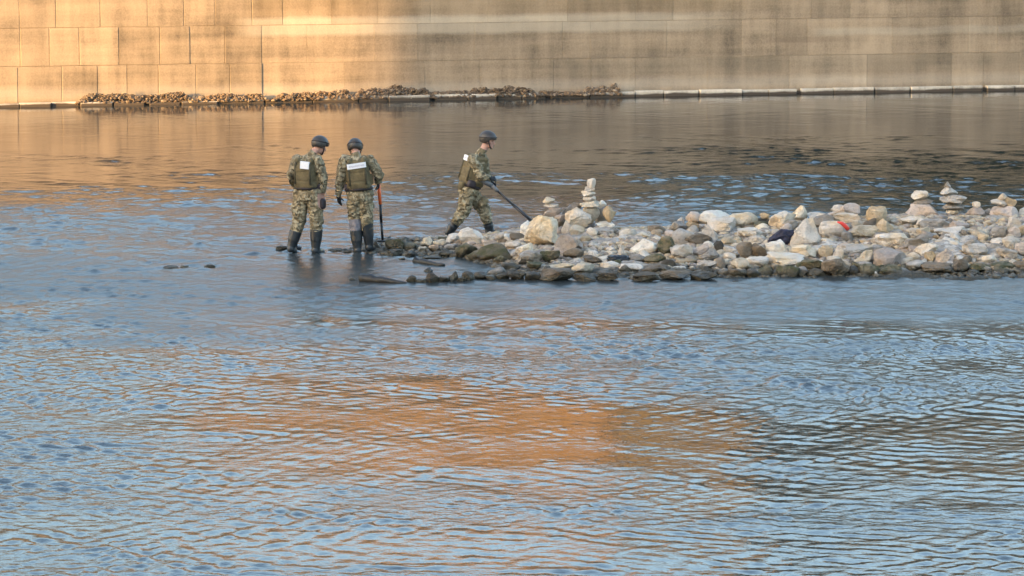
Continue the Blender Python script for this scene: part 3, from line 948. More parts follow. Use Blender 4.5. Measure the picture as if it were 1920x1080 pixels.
CA1, CA2, CA3, CA4, CA5, CA6 = 'stones of the short cairn behind the boulder', 'stones of the tall cairn', 'stones of the domed cairn', 'stones of the slim cairn on the right', 'stones of the small cairn', 'stones of the cairn on the block'
S = [
 # tip of the spit beside the soldiers
 (722, 449, 757, 473, 'moss', 's', 'mossy brown flat stone at the very tip of the spit, under the pole'),
 (695, 455, 714, 470, 'dark', 'p', 'dark pointed stone beside the boot of the soldier with the orange pole'),
 (722, 469, 756, 482, 'dark', 's', 'dark wet stone below the mossy flat stone at the tip'),
 (754, 457, 781, 471, 'moss', 'r', 'olive grey stone between the mossy tip stone and the cream stones'),
 (754, 472, 780, 484, 'dark', 's', 'dark wet stone at the waterline below the olive grey one'),
 (787, 446, 811, 467, 'cream', 'p', 'jagged cream stone standing highest near the tip'),
 (781, 464, 800, 478, 'cream', 'r', 'low yellowish white stone in front of the jagged cream one'),
 (804, 460, 825, 476, 'pink', 'b', 'pale pink block touching the jagged cream stone'),
 (812, 450, 836, 465, 'cream', 'r', 'cream stone behind the pale pink block'),
 (834, 440, 865, 461, 'pale', 'l', 'pale long stone leaning left of the white boulder'),
 (833, 459, 860, 471, 'grey', 's', 'greenish grey flat stone below the leaning pale one'),
 (822, 470, 848, 483, 'dark', 's', 'dark brown wet stone at the waterline under the pink block'),
 (792, 481, 830, 489, 'dark', 's', 'thin dark wet slab in the shallows at the waterline'),
 (860, 429, 905, 463, 'white', 'p', 'big white boulder in front of the walking soldier'),
 (856, 450, 875, 462, 'brown', 'r', 'small brown stone tucked against the white boulder'),
 (854, 459, 894, 484, 'moss', 'r', 'dark olive boulder below the white boulder'),
 (893, 461, 962, 490, 'moss', 'd', 'large mossy mound of a stone at the waterline'),
 (876, 472, 903, 491, 'moss', 'r', 'round olive stone left of the large mossy mound'),
 (903, 451, 931, 465, 'pink', 's', 'flat pinkish stone right of the white boulder'),
 (928, 440, 954, 456, 'pale', 'r', 'pale stone just below the boots of the walking soldier'),
 (932, 449, 951, 459, 'brown', 's', 'thin brown stone between two pale ones by the walking soldier'),
 (929, 457, 953, 468, 'pale', 's', 'pale flat stone on top of the large mossy mound'),
 (924, 481, 950, 497, 'moss', 'b', 'olive grey block at the water below the mossy mound'),
 # dark row in the shallows
 (762, 518, 781, 533, 'dark', 'r', 'dark green round stone right after the sunken log'),
 (795, 503, 812, 513, 'dark', 'p', 'small dark pointed stone standing alone above the dark row'),
 (797, 514, 823, 533, 'dark', 'r', 'dark brown stone second in the row after the sunken log'),
 (839, 511, 859, 531, 'dark', 'p', 'dark steep stone third in the row in the shallows'),
 (822, 520, 842, 532, 'dark', 's', 'low dark stone between two taller ones in the shallows row'),
 (866, 511, 889, 530, 'dark', 'r', 'dark grey rounded stone fourth in the shallows row'),
 (887, 512, 913, 527, 'dark', 'r', 'dark grey stone ending the shallows row on the right'),
 (914, 503, 948, 521, 'grey', 'd', 'mauve grey stone where the shallows row meets the spit'),
 (778, 524, 802, 533, 'dark', 's', 'low dark wet stone between the dark green round one and the dark brown one'),
 (856, 521, 874, 531, 'dark', 's', 'low dark wet stone after the dark steep one in the shallows row'),
 (908, 517, 934, 528, 'dark', 's', 'flat dark stone below the mauve grey one where the shallows row ends'),
 (930, 513, 956, 527, 'dark', 'r', 'dark wet stone joining the shallows row to the front of the spit'),
 # short cairn and the big boulder
 (1018, 370, 1040, 384, 'cream', 'b', 'cream cube topping the short cairn behind the boulder', 60.6, CA1),
 (1020, 383, 1047, 391, 'pale', 's', 'pale flat stone in the middle of the short cairn', 60.6, CA1),
 (1018, 390, 1051, 410, 'pink', 'b', 'wide pinkish bottom stone of the short cairn', 60.6, CA1),
 (1014, 408, 1060, 432, 'grey', 'b', 'grey block carrying the short cairn, hidden behind the boulder', 60.6, CA1),
 (1040, 403, 1059, 419, 'pink', 'l', 'small mauve stone leaning between the short and the tall cairn', 60.4),
 (984, 407, 1045, 465, 'cream', 'b', 'big cream boulder with a yellowish square face'),
 (976, 416, 1003, 449, 'white', 'r', 'white stone forming the left shoulder of the big cream boulder'),
 (956, 438, 986, 455, 'brown', 'r', 'dark brown stone left of the big cream boulder'),
 (940, 440, 962, 455, 'white', 'r', 'white stone left of the dark brown one by the boulder'),
 (948, 455, 978, 471, 'pale', 'r', 'pale stone below the dark brown one by the boulder'),
 (964, 458, 999, 485, 'white', 'l', 'white broken stone below left of the big cream boulder'),
 (1038, 443, 1082, 480, 'pink', 'p', 'pale pink block below the big boulder, broken to a point'),
 (1060, 447, 1093, 474, 'pink', 'b', 'pinkish block right of the pointed pink one'),
 (1056, 468, 1094, 490, 'brown', 'r', 'reddish brown stone under the pinkish block'),
 (1013, 471, 1049, 493, 'moss', 'b', 'mossy block below the big cream boulder'),
 (970, 472, 1016, 498, 'grey', 'l', 'mauve grey slab tilted below the white broken stone'),
 (987, 492, 1016, 510, 'moss', 'b', 'olive box shaped stone near the water left of the cream slab'),
 (1013, 497, 1076, 510, 'cream', 's', 'long flat cream slab near the front waterline'),
 (1072, 497, 1114, 518, 'cream', 'b', 'tan and white stone right of the long cream slab'),
 (1013, 507, 1076, 531, 'brown', 's', 'long brown wet slab under the long cream slab'),
 (950, 510, 985, 528, 'dark', 's', 'dark wet stone at the front waterline left of the brown slab'),
 (985, 512, 1014, 529, 'dark', 'r', 'dark wet stone touching the left end of the brown slab'),
 (940, 495, 972, 510, 'dark', 'r', 'dark stone above the mauve grey one where shallows meet spit'),
 # tall cairn
 (1101, 336, 1117, 353, 'pale', 'b', 'upright block topping the tall cairn', 60.5, CA2),
 (1096, 351, 1115, 361, 'pale', 'b', 'second stone from the top of the tall cairn', 60.5, CA2),
 (1090, 359, 1117, 369, 'white', 's', 'white flat stone third from the top of the tall cairn', 60.5, CA2),
 (1093, 368, 1117, 379, 'pale', 's', 'pale flat stone fourth from the top of the tall cairn', 60.5, CA2),
 (1088, 377, 1126, 390, 'cream', 's', 'wide grey cream slab crowning the wedge of the tall cairn', 60.5, CA2),
 (1093, 388, 1124, 422, 'cream', 'w', 'heart shaped wedge stone under the tall cairn', 60.5, CA2),
 (1054, 381, 1090, 410, 'grey', 'l', 'grey stone at the left shoulder of the tall cairn', 60.7, CA2),
 (1060, 390, 1108, 430, 'pale', 'p', 'pale triangular slab leaning on the wedge of the tall cairn', 60.3, CA2),
 (1120, 377, 1137, 392, 'white', 'l', 'small white stone at the right shoulder of the tall cairn', 60.5, CA2),
 (1130, 388, 1155, 419, 'tan', 'r', 'round tan stone right of the tall cairn', 60.4, CA2),
 (1116, 391, 1140, 420, 'grey', 'b', 'grey stone behind the round tan one of the tall cairn', 60.75, CA2),
 (1117, 416, 1152, 428, 'white', 's', 'flat white slab under the round tan stone of the tall cairn', 60.35, CA2),
 (1112, 427, 1150, 445, 'grey', 'b', 'grey stone below the flat white slab of the tall cairn'),
 (1093, 420, 1116, 436, 'grey', 'b', 'grey stone below the point of the wedge of the tall cairn', 60.5, CA2),
 (1053, 415, 1076, 444, 'white', 'p', 'upright white stone at the left foot of the tall cairn'),
 (1068, 424, 1096, 448, 'cream', 'r', 'round yellowish stone at the foot of the tall cairn'),
 (1100, 428, 1120, 448, 'pale', 'r', 'pale round stone at the foot of the tall cairn under the wedge'),
 (1118, 427, 1133, 440, 'pale', 'l', 'small long pale stone below the flat white slab'),
 (1044, 426, 1059, 443, 'pink', 'r', 'small mauve stone left of the upright white one'),
 (1087, 444, 1110, 457, 'tan', 's', 'flat tan stone in the gravel below the round yellowish one'),
 (1094, 481, 1128, 498, 'brown', 's', 'brown grey flat stone left of the black plastic'),
 (1137, 463, 1153, 475, 'pale', 'r', 'small pale stone in the gravel above the black plastic'),
 (1156, 462, 1172, 484, 'pale', 'p', 'small upright pale stone behind the black plastic'),
 (1126, 492, 1162, 510, 'pale', 'r', 'pale grey stone in front of the black plastic'),
 (1158, 497, 1182, 514, 'grey', 'r', 'grey stone right of the pale one in front of the black plastic'),
 # middle of the spit
 (1162, 430, 1195, 448, 'white', 'r', 'white oval stone alone on the gravel right of the tall cairn'),
 (1189, 438, 1221, 449, 'cream', 's', 'flat cream stone touching the white oval one'),
 (1212, 424, 1247, 442, 'brown', 'd', 'dark grey brown stone at the back edge of the spit'),
 (1183, 451, 1238, 480, 'white', 'r', 'big white oval boulder left of the olive brown stone'),
 (1233, 446, 1269, 480, 'moss', 'b', 'olive brown upright stone right of the big white oval boulder'),
 (1255, 417, 1288, 437, 'grey', 'l', 'grey stone at the left end of the back heap'),
 (1270, 408, 1283, 421, 'pale', 'p', 'little pale stone on the left end of the back heap', 60.3),
 (1286, 398, 1312, 416, 'pink', 'd', 'pinkish capped stone lying on the tan one at the back heap', 60.25),
 (1284, 415, 1310, 434, 'tan', 'b', 'reddish tan stone under the pinkish capped one'),
 (1306, 416, 1334, 428, 'pale', 's', 'pale flat stone under the left end of the white slab boulder'),
 (1308, 397, 1372, 422, 'white', 'd', 'long white boulder with a flat top on the back heap', 60.3),
 (1328, 411, 1380, 438, 'pale', 'b', 'pale grey boulder in front of the long white one'),
 (1366, 400, 1420, 434, 'cream', 'r', 'tan and grey rounded boulder right of the long white one', 60.25),
 (1260, 432, 1310, 462, 'grey', 'd', 'grey arched stone above the pale square block'),
 (1283, 440, 1334, 463, 'brown', 's', 'dark brown layered slab in the middle of the spit'),
 (1314, 424, 1346, 458, 'pale', 'p', 'pale greenish stone right above the dark layered slab'),
 (1257, 462, 1298, 490, 'pale', 'b', 'pale square block with broken front below the dark layered slab'),
 (1300, 459, 1329, 486, 'pink', 'l', 'pale pinkish stone right of the square block'),
 (1314, 465, 1350, 491, 'grey', 'p', 'grey brown pointed stone below the dark layered slab'),
 (1338, 453, 1358, 477, 'dark', 'r', 'dark grey stone right of the grey brown pointed one'),
 (1352, 447, 1380, 464, 'tan', 'r', 'tan stone topping the little stack in mid spit'),
 (1356, 463, 1381, 477, 'pale', 's', 'pale flat stone in the little stack under the tan one'),
 (1357, 475, 1380, 489, 'pale', 's', 'lowest pale stone of the little stack under the tan one'),
 (1180, 478, 1211, 496, 'grey', 'r', 'grey stone right of the black plastic'),
 (1208, 478, 1248, 498, 'moss', 'r', 'grey olive stone below the big white oval boulder'),
 (1239, 488, 1266, 504, 'dark', 'd', 'dark stone below the olive brown upright one'),
 (1266, 487, 1301, 498, 'tan', 's', 'flat tan stone below the pale square block'),
 (1160, 497, 1206, 512, 'pale', 'r', 'long pale stone in the front row below the grey stone'),
 (1203, 498, 1257, 516, 'brown', 's', 'long brown stone with pale top in the front row'),
 (1257, 501, 1286, 511, 'white', 's', 'thin white slab in the front row'),
 (1291, 501, 1304, 509, 'white', 'r', 'tiny white stone right of the thin white slab'),
 (1308, 490, 1346, 508, 'pale', 'l', 'pale broken stone over a dark arched one in the front row'),
 (1308, 501, 1335, 518, 'dark', 'p', 'dark arched stone under the pale broken one'),
 (1341, 487, 1360, 508, 'grey', 'b', 'small grey block between pale stones of the front row'),
 (1347, 505, 1371, 521, 'pale', 'r', 'pale round stone at the waterline right of the dark arched one'),
 (1371, 486, 1404, 510, 'cream', 'r', 'yellowish pale stone in the front row below the twin grey boulders'),
 (1181, 517, 1223, 526, 'white', 's', 'thin cream slab lying out at the front waterline'),
 (1186, 513, 1240, 531, 'dark', 's', 'long dark wet stone behind the thin cream slab at the waterline'),
 (1238, 511, 1296, 530, 'brown', 's', 'long brown wet stone at the front waterline in mid spit'),
 (1118, 512, 1160, 530, 'dark', 's', 'dark wet stone at the waterline below the pale grey one'),
 (1074, 514, 1120, 531, 'dark', 's', 'dark wet stone at the waterline below the tan and white one'),
 (1296, 512, 1345, 529, 'dark', 's', 'dark wet stone at the waterline below the dark arched one'),
 (1366, 506, 1399, 523, 'brown', 'b', 'brown wet block at the waterline below the yellowish pale stone'),
 # twin grey boulders, blue cloth and the great pale stone
 (1425, 400, 1443, 413, 'tan', 'b', 'yellow brown stone perched at the back edge between two pale boulders', 60.4),
 (1416, 410, 1442, 420, 'dark', 's', 'dark slab under the yellow brown perched stone', 60.4),
 (1414, 417, 1443, 433, 'moss', 'r', 'olive grey stone under the dark slab at the back edge'),
 (1384, 430, 1420, 448, 'white', 'b', 'white slab like block left of the dark blue cloth'),
 (1402, 443, 1434, 460, 'pale', 'l', 'pale stone below the white block left of the dark blue cloth'),
 (1381, 456, 1411, 487, 'brown', 'r', 'left one of the twin grey brown boulders'),
 (1408, 459, 1438, 486, 'brown', 'r', 'right one of the twin grey brown boulders'),
 (1440, 399, 1492, 433, 'pale', 'l', 'long pale body of stone under the pointed cream one'),
 (1481, 387, 1514, 414, 'cream', 'p', 'pointed cream stone rising on the back heap', 60.2),
 (1466, 415, 1495, 434, 'grey', 'r', 'grey green stone behind the dark blue cloth'),
 (1513, 399, 1556, 413, 'pale', 's', 'low pale stone at the back edge right of the pointed cream one', 60.3),
 (1526, 405, 1563, 430, 'grey', 'r', 'pale grey stone behind the great pale pointed boulder'),
 (1483, 413, 1539, 465, 'pale', 'p', 'great pale pointed boulder right of the dark blue cloth'),
 (1536, 419, 1569, 449, 'pale', 'r', 'pale stone right of the great pale pointed boulder'),
 (1436, 452, 1484, 484, 'white', 'd', 'white domed boulder in front of the dark blue cloth'),
 (1481, 461, 1536, 488, 'cream', 'b', 'wide pale block below the great pale pointed boulder'),
 (1535, 462, 1563, 487, 'tan', 'b', 'tan cube right of the wide pale block'),
 (1494, 452, 1539, 465, 'grey', 's', 'flat grey stone on top of the wide pale block'),
 (1536, 448, 1564, 462, 'pale', 's', 'pale flat stone on top of the tan cube'),
 (1436, 478, 1508, 501, 'white', 's', 'wide low white stone in front of the white domed boulder'),
 (1400, 484, 1442, 502, 'pale', 'r', 'pale stone below the twin grey brown boulders'),
 (1420, 497, 1451, 521, 'moss', 'p', 'mossy brown pointed stone at the waterline below the twin boulders'),
 (1456, 500, 1500, 522, 'moss', 'd', 'dark olive domed stone at the waterline below the wide low white one'),
 (1502, 489, 1541, 510, 'moss', 'b', 'olive stone with pale top below the wide pale block'),
 (1542, 487, 1594, 522, 'brown', 'b', 'large brown mossy boulder at the waterline below the tan cube'),
 (1497, 502, 1516, 521, 'grey', 'b', 'small grey block at the waterline left of the brown mossy boulder'),
 (1514, 506, 1546, 521, 'dark', 's', 'dark wet stone at the waterline left of the brown mossy boulder'),
 (1394, 508, 1424, 523, 'dark', 'r', 'dark wet stone at the waterline right of the brown wet block'),
 # red scrap heap
 (1558, 385, 1581, 400, 'pale', 'b', 'pale block on the crown of the heap above the red scrap', 60.4),
 (1576, 382, 1612, 405, 'pink', 'r', 'pinkish round stone on the crown of the heap above the red scrap', 60.35),
 (1551, 393, 1586, 410, 'pink', 'l', 'long pinkish stone leaning on the crown of the heap', 60.25),
 (1564, 402, 1616, 424, 'pale', 's', 'pale stone just above the red scrap'),
 (1538, 417, 1588, 448, 'pale', 'r', 'large pale greenish boulder under the red scrap'),
 (1597, 415, 1623, 432, 'cream', 'b', 'cream knob of a stone on the tilted slab with the dark hollow'),
 (1590, 425, 1647, 451, 'cream', 's', 'pale tan slab roofing the dark hollow'),
 (1578, 436, 1600, 456, 'grey', 'b', 'grey stone left of the dark hollow'),
 (1634, 446, 1655, 462, 'pale', 'r', 'pale stone right of the dark hollow'),
 (1625, 389, 1663, 427, 'tan', 'r', 'round tan boulder between the heap and the domed cairn'),
 (1620, 411, 1643, 434, 'brown', 'l', 'brown stone at the left foot of the round tan boulder'),
 (1644, 413, 1676, 442, 'tan', 'p', 'pale tan stone at the right foot of the round tan boulder'),
 (1668, 406, 1693, 424, 'pink', 's', 'flat pinkish stone between the round tan boulder and the domed cairn', 60.3),
 (1643, 439, 1702, 465, 'pale', 's', 'long pale flat boulder below the round tan boulder'),
 (1697, 448, 1741, 472, 'grey', 's', 'grey flat boulder right of the long pale flat one'),
 (1640, 470, 1699, 502, 'pink', 'd', 'big pinkish boulder below the long pale flat one'),
 (1578, 460, 1637, 480, 'pale', 's', 'grey white flat stone below the dark hollow'),
 (1608, 471, 1637, 498, 'cream', 'l', 'pale yellow stone left of the big pinkish boulder'),
 (1562, 463, 1582, 488, 'pale', 'p', 'small pale upright stone right of the tan cube'),
 (1608, 497, 1650, 520, 'moss', 'd', 'mossy stone at the waterline below the pale yellow one'),
 (1645, 500, 1700, 519, 'moss', 's', 'mossy flat stone at the waterline below the big pinkish boulder'),
 (1588, 500, 1612, 520, 'dark', 'r', 'dark wet stone right of the brown mossy boulder'),
 # domed cairn
 (1696, 383, 1762, 412, 'pink', 'd', 'broad pinkish dome carrying the domed cairn', 60.6, CA3),
 (1713, 373, 1749, 387, 'grey', 's', 'grey stone under the white cap of the domed cairn', 60.6, CA3),
 (1709, 359, 1741, 377, 'white', 's', 'white cap stone of the domed cairn', 60.6, CA3),
 (1688, 408, 1730, 425, 'pale', 's', 'pale slab below the left half of the domed cairn'),
 (1724, 413, 1768, 432, 'grey', 's', 'grey slab below the right half of the domed cairn'),
 (1718, 412, 1745, 430, 'pale', 'r', 'pale stone between the two slabs of the domed cairn'),
 # slim cairn
 (1770, 342, 1782, 356, 'grey', 'p', 'little grey point topping the slim cairn', 60.5, CA4),
 (1763, 350, 1796, 368, 'pale', 'p', 'pale triangular stone second in the slim cairn', 60.5, CA4),
 (1762, 366, 1812, 383, 'pale', 's', 'wide pale slab in the middle of the slim cairn', 60.5, CA4),
 (1767, 382, 1808, 396, 'grey', 's', 'grey slab under the wide pale one of the slim cairn', 60.5, CA4),
 (1774, 394, 1797, 406, 'white', 's', 'small white slab near the foot of the slim cairn', 60.5, CA4),
 (1762, 403, 1818, 421, 'pink', 's', 'pinkish bottom slab of the slim cairn', 60.5, CA4),
 (1752, 412, 1787, 432, 'grey', 's', 'grey slab left below the slim cairn'),
 (1781, 418, 1818, 436, 'pink', 's', 'pinkish slab right below the slim cairn'),
 (1755, 428, 1815, 444, 'pale', 's', 'long pale slab lying lowest below the slim cairn'),
 # small cairn
 (1823, 379, 1838, 391, 'pale', 'r', 'round knob topping the small cairn', 60.4, CA5),
 (1810, 388, 1846, 409, 'pink', 'p', 'pinkish triangular stone second in the small cairn', 60.4, CA5),
 (1817, 406, 1853, 425, 'tan', 'b', 'tan block third in the small cairn', 60.4, CA5),
 (1815, 423, 1863, 443, 'tan', 'l', 'tan slanting bottom stone of the small cairn', 60.35, CA5),
 (1842, 392, 1861, 410, 'grey', 'r', 'grey stone between the small cairn and the block cairn', 60.5),
 # cairn on the block
 (1856, 386, 1914, 430, 'pink', 'b', 'big grey pink block carrying the far right cairn', 60.4, CA6),
 (1858, 373, 1889, 388, 'white', 's', 'white flat stone on the left of the block cairn', 60.4, CA6),
 (1870, 364, 1889, 376, 'pale', 'd', 'little pale stone topping the block cairn', 60.4, CA6),
 (1884, 370, 1905, 388, 'tan', 'b', 'tan stone on the right of the block cairn', 60.4, CA6),
 (1889, 409, 1914, 430, 'pale', 'r', 'pale pink round stone in front of the block cairn'),
 (1909, 422, 1930, 444, 'tan', 'r', 'yellow stone cut by the right picture edge'),
 (1908, 390, 1932, 420, 'pale', 'r', 'pale stone behind the yellow one at the right picture edge', 60.5),
 (1885, 428, 1912, 450, 'pink', 'b', 'mauve stone below the pale pink round one'),
 (1860, 427, 1889, 450, 'grey', 'b', 'grey stone below the big block of the far right cairn'),
 # right end of the spit
 (1771, 440, 1794, 451, 'white', 'r', 'white oval pebble below the long pale slab of the slim cairn'),
 (1752, 450, 1778, 462, 'pale', 'r', 'pale oval stone left below the white oval pebble'),
 (1774, 453, 1801, 466, 'white', 'r', 'white oval stone right below the white oval pebble'),
 (1834, 440, 1855, 455, 'tan', 'r', 'tan stone below the small cairn'),
 (1806, 459, 1852, 485, 'pale', 'b', 'large pale stone with broken front below the small cairn'),
 (1858, 448, 1881, 462, 'pale', 'r', 'pale round stone below the grey one of the block cairn'),
 (1880, 446, 1913, 474, 'pale', 'l', 'pale tilted boulder at the right end of the spit'),
 (1852, 459, 1881, 477, 'grey', 's', 'grey flat stone left of the pale tilted boulder'),
 (1870, 468, 1909, 489, 'grey', 'b', 'grey boulder below the pale tilted boulder'),
 (1841, 481, 1870, 496, 'white', 'r', 'white stone near the front waterline below the grey flat one'),
 (1904, 457, 1932, 484, 'pink', 'b', 'pinkish stone low at the right picture edge'),
 (1752, 468, 1789, 497, 'pink', 'p', 'mauve boulder right of the yellow green stone'),
 (1714, 459, 1759, 484, 'pale', 'l', 'pale slanting boulder left above the yellow green stone'),
 (1733, 473, 1755, 496, 'tan', 'p', 'yellow green stone low on the right part of the spit'),
 (1793, 481, 1815, 496, 'pale', 'r', 'pale stone low between the mauve boulder and the broken pale one'),
 (1788, 488, 1816, 512, 'brown', 'b', 'dark brown block at the waterline under the mauve boulder'),
 (1700, 490, 1732, 508, 'grey', 'r', 'grey stone at the front right of the big pinkish boulder'),
 (1730, 496, 1790, 515, 'brown', 's', 'long brown wet stone at the waterline on the right'),
 (1814, 496, 1862, 510, 'moss', 's', 'mossy flat stone at the waterline below the broken pale one'),
 (1860, 494, 1903, 509, 'moss', 's', 'yellow green mossy stone at the waterline on the far right'),
 (1900, 490, 1932, 508, 'brown', 's', 'brown wet stone at the waterline by the right picture edge'),
 (1719, 428, 1744, 448, 'pale', 'r', 'pale stone in the gravel below the slabs of the domed cairn'),
 (1719, 441, 1742, 460, 'grey', 'r', 'grey stone behind the pale slanting boulder'),
 (1638, 511, 1648, 524, 'white', 'p', 'tiny bright white stone standing in the water at the edge'),
 # dark tops in the open water
 (306, 499, 334, 506, 'dark', 's', 'dark wet stone top in the open water left of the soldiers, first of two'),
 (382, 497, 404, 504, 'dark', 'd', 'small dark stone top in the open water left of the soldiers, second of two'),
 (517, 462, 540, 471, 'dark', 's', 'dark wet stone top in the water left of the first soldier'),
 (338, 499, 354, 506, 'dark', 's', 'tiny dark stone top between two others in the open water'),
 (653, 522, 667, 529, 'dark', 's', 'tiny dark stone top left of the sunken log'),
 (748, 484, 760, 490, 'dark', 'r', 'tiny dark stone top in the shallows below the tip'),
]
for e in S:
    x0, y0, x1, y1, mat, shp, lab = e[:7]
    Y = e[7] if len(e) > 7 else None
    grp = e[8] if len(e) > 8 else None
    size = max(x1 - x0, y1 - y0)
    if y1 < 508 and x1 < 660:
        Y = None
    o = stone(x0, y0, x1, y1, mat, shp, lab, Y, 'boulder' if size > 44 else 'stone', 'boulder' if size > 44 else 'stone', grp)

# small cobbles filling the heap between the measured stones
fill_proto = []
for k in range(10):
    v, f = stone_verts('rbsrdblrsb'[k], 900 + k, 2)
    fill_proto.append((v, f))
ZONES = [(700, 930, 'near the tip of the spit'), (930, 1060, 'around the big cream boulder'), (1060, 1180, 'in front of the tall cairn'),
         (1180, 1380, 'in the middle of the spit'), (1380, 1560, 'around the dark blue cloth'), (1560, 1700, 'below the red scrap'),
         (1700, 1820, 'below the slim cairn'), (1820, 1932, 'at the right end of the spit')]
SIZES = [('small', 10, 14), ('fist sized', 14, 19), ('larger', 19, 27)]
rf = random.Random(77)
meshes = {}
nfill = 0
used = set()
tries = 0
while nfill < 175 and tries < 9000:
    tries += 1
    px = rf.uniform(720, 1925)
    py = rf.uniform(432 if px > 1000 else 452, 522 if px > 950 else 478)
    hit = sum(1 for a, b, w, h in PLACED if abs(px - a) < w * 0.66 and abs(py - b) < h * 0.66)
    if hit:
        continue
    p = place(px, py)
    if p.z < -0.01 or p.z < 0.02 and rf.random() < 0.5:
        continue
    zone = next(z for a, b, z in ZONES if a <= px < b or z is ZONES[-1][2])
    sname, s0, s1 = rf.choice(SIZES)
    w = rf.uniform(s0, s1)
    kind = rf.choices(['pale', 'grey', 'cream', 'pink', 'brown', 'white'], [4, 3, 2, 2, 2, 1])[0]
    if p.z < 0.07:
        kind = rf.choice(['dark', 'brown', 'moss'])
    word = {'pale': 'pale', 'grey': 'grey', 'cream': 'cream', 'pink': 'pinkish', 'brown': 'brown', 'white': 'white', 'dark': 'dark wet', 'moss': 'mossy'}[kind]
    k = rf.randrange(10)
    key = (k, kind)
    if key not in meshes:
        v, f = fill_proto[k]
        me = bpy.data.meshes.new('cobble')
        me.from_pydata([tuple(q) for q in v], [], f)
        me.polygons.foreach_set('use_smooth', [True] * len(me.polygons))
        me.materials.append(M[kind])
        meshes[key] = me
    o = bpy.data.objects.new('cobble', meshes[key])
    link(o)
    s = 118.0
    o.scale = (w / s / 2 * 1.1, w / s / 2 * rf.uniform(0.8, 1.1), w / s / 2 * rf.uniform(0.6, 0.85))
    o.rotation_euler = (rf.uniform(-0.3, 0.3), rf.uniform(-0.3, 0.3), rf.uniform(0, 6.28))
    o.location = (p.x, p.y, p.z + o.scale[2] * 0.45)
    lab = None
    form = {'r': 'rounded ', 'b': 'blocky ', 's': 'flat ', 'd': 'domed ', 'l': 'sloping '}['rbsrdblrsb'[k]]
    for a, b, ll in sorted(NAMED, key=lambda q: (q[0] - px) ** 2 + 2.2 * (q[1] - py) ** 2)[:7]:
        dx, dy = px - a, (py - b) * 1.4
        side = ('right of' if dx > 0 else 'left of') if abs(dx) > abs(dy) else ('just below' if dy > 0 else 'just above')
        cand = '%s cobble %s the %s' % (word, side, ll)
        for c2 in (cand, form + cand):
            if len(c2.split()) <= 15 and c2 not in used:
                lab = c2
                break
        if lab:
            break
    if not lab:
        lab = '%s %s%s cobble wedged among larger stones %s' % (sname, form, word, zone)
    used.add(lab)
    tag(o, lab, 'cobble', 'cobbles %s' % zone)
    PLACED.append((px, py, w / 2, w / 2.6))
    nfill += 1


# gravel: thousands of pebbles no one could count
def build_pebbles():
    v0, f0 = ICO[1]
    f0 = np.array(f0)
    r = np.random.default_rng(3)
    n = 16000
    x = r.uniform(-2.9, 9.5, n * 2)
    y = r.uniform(56.2, 61.4, n * 2)
    h = spit_h(x, y)
    ok = h > -0.03
    x, y, h = x[ok][:n], y[ok][:n], h[ok][:n]
    n = len(x)
    s = 0.016 + 0.060 * r.random(n) ** 2.2
    V = np.empty((n, len(v0), 3))
    for k in range(n):
        q = v0 * (1 + r.uniform(-0.32, 0.30, (len(v0), 1)))
        a = r.uniform(0, 6.28)
        c, sn = math.cos(a), math.sin(a)
        q = q * np.array([1.2, 0.9, 0.6]) * s[k]
        V[k] = np.stack([q[:, 0] * c - q[:, 1] * sn, q[:, 0] * sn + q[:, 1] * c, q[:, 2]], 1) + np.array([x[k], y[k], h[k] + s[k] * 0.25])
    F = (f0[None] + (np.arange(n) * len(v0))[:, None, None]).reshape(-1, 3)
    me = bpy.data.meshes.new('gravel')
    co = V.reshape(-1, 3).astype(np.float32)
    me.vertices.add(len(co))
    me.vertices.foreach_set('co', co.ravel())
    me.loops.add(F.size)
    me.loops.foreach_set('vertex_index', F.astype(np.int32).ravel())
    me.polygons.add(len(F))
    me.polygons.foreach_set('loop_start', np.arange(0, F.size, 3, dtype=np.int32))
    mi = np.repeat(r.choice(4, n, p=[0.5, 0.2, 0.2, 0.1]), len(f0)).astype(np.int32)
    me.polygons.foreach_set('material_index', mi)
    me.update(calc_edges=True)
    for k in ('cream', 'grey', 'pink', 'tan'):
        me.materials.append(M[k])
    o = bpy.data.objects.new('gravel', me)
    link(o)
    tag(o, 'loose grey and tan gravel covering the spit between the stones', kind='stuff')


build_pebbles()


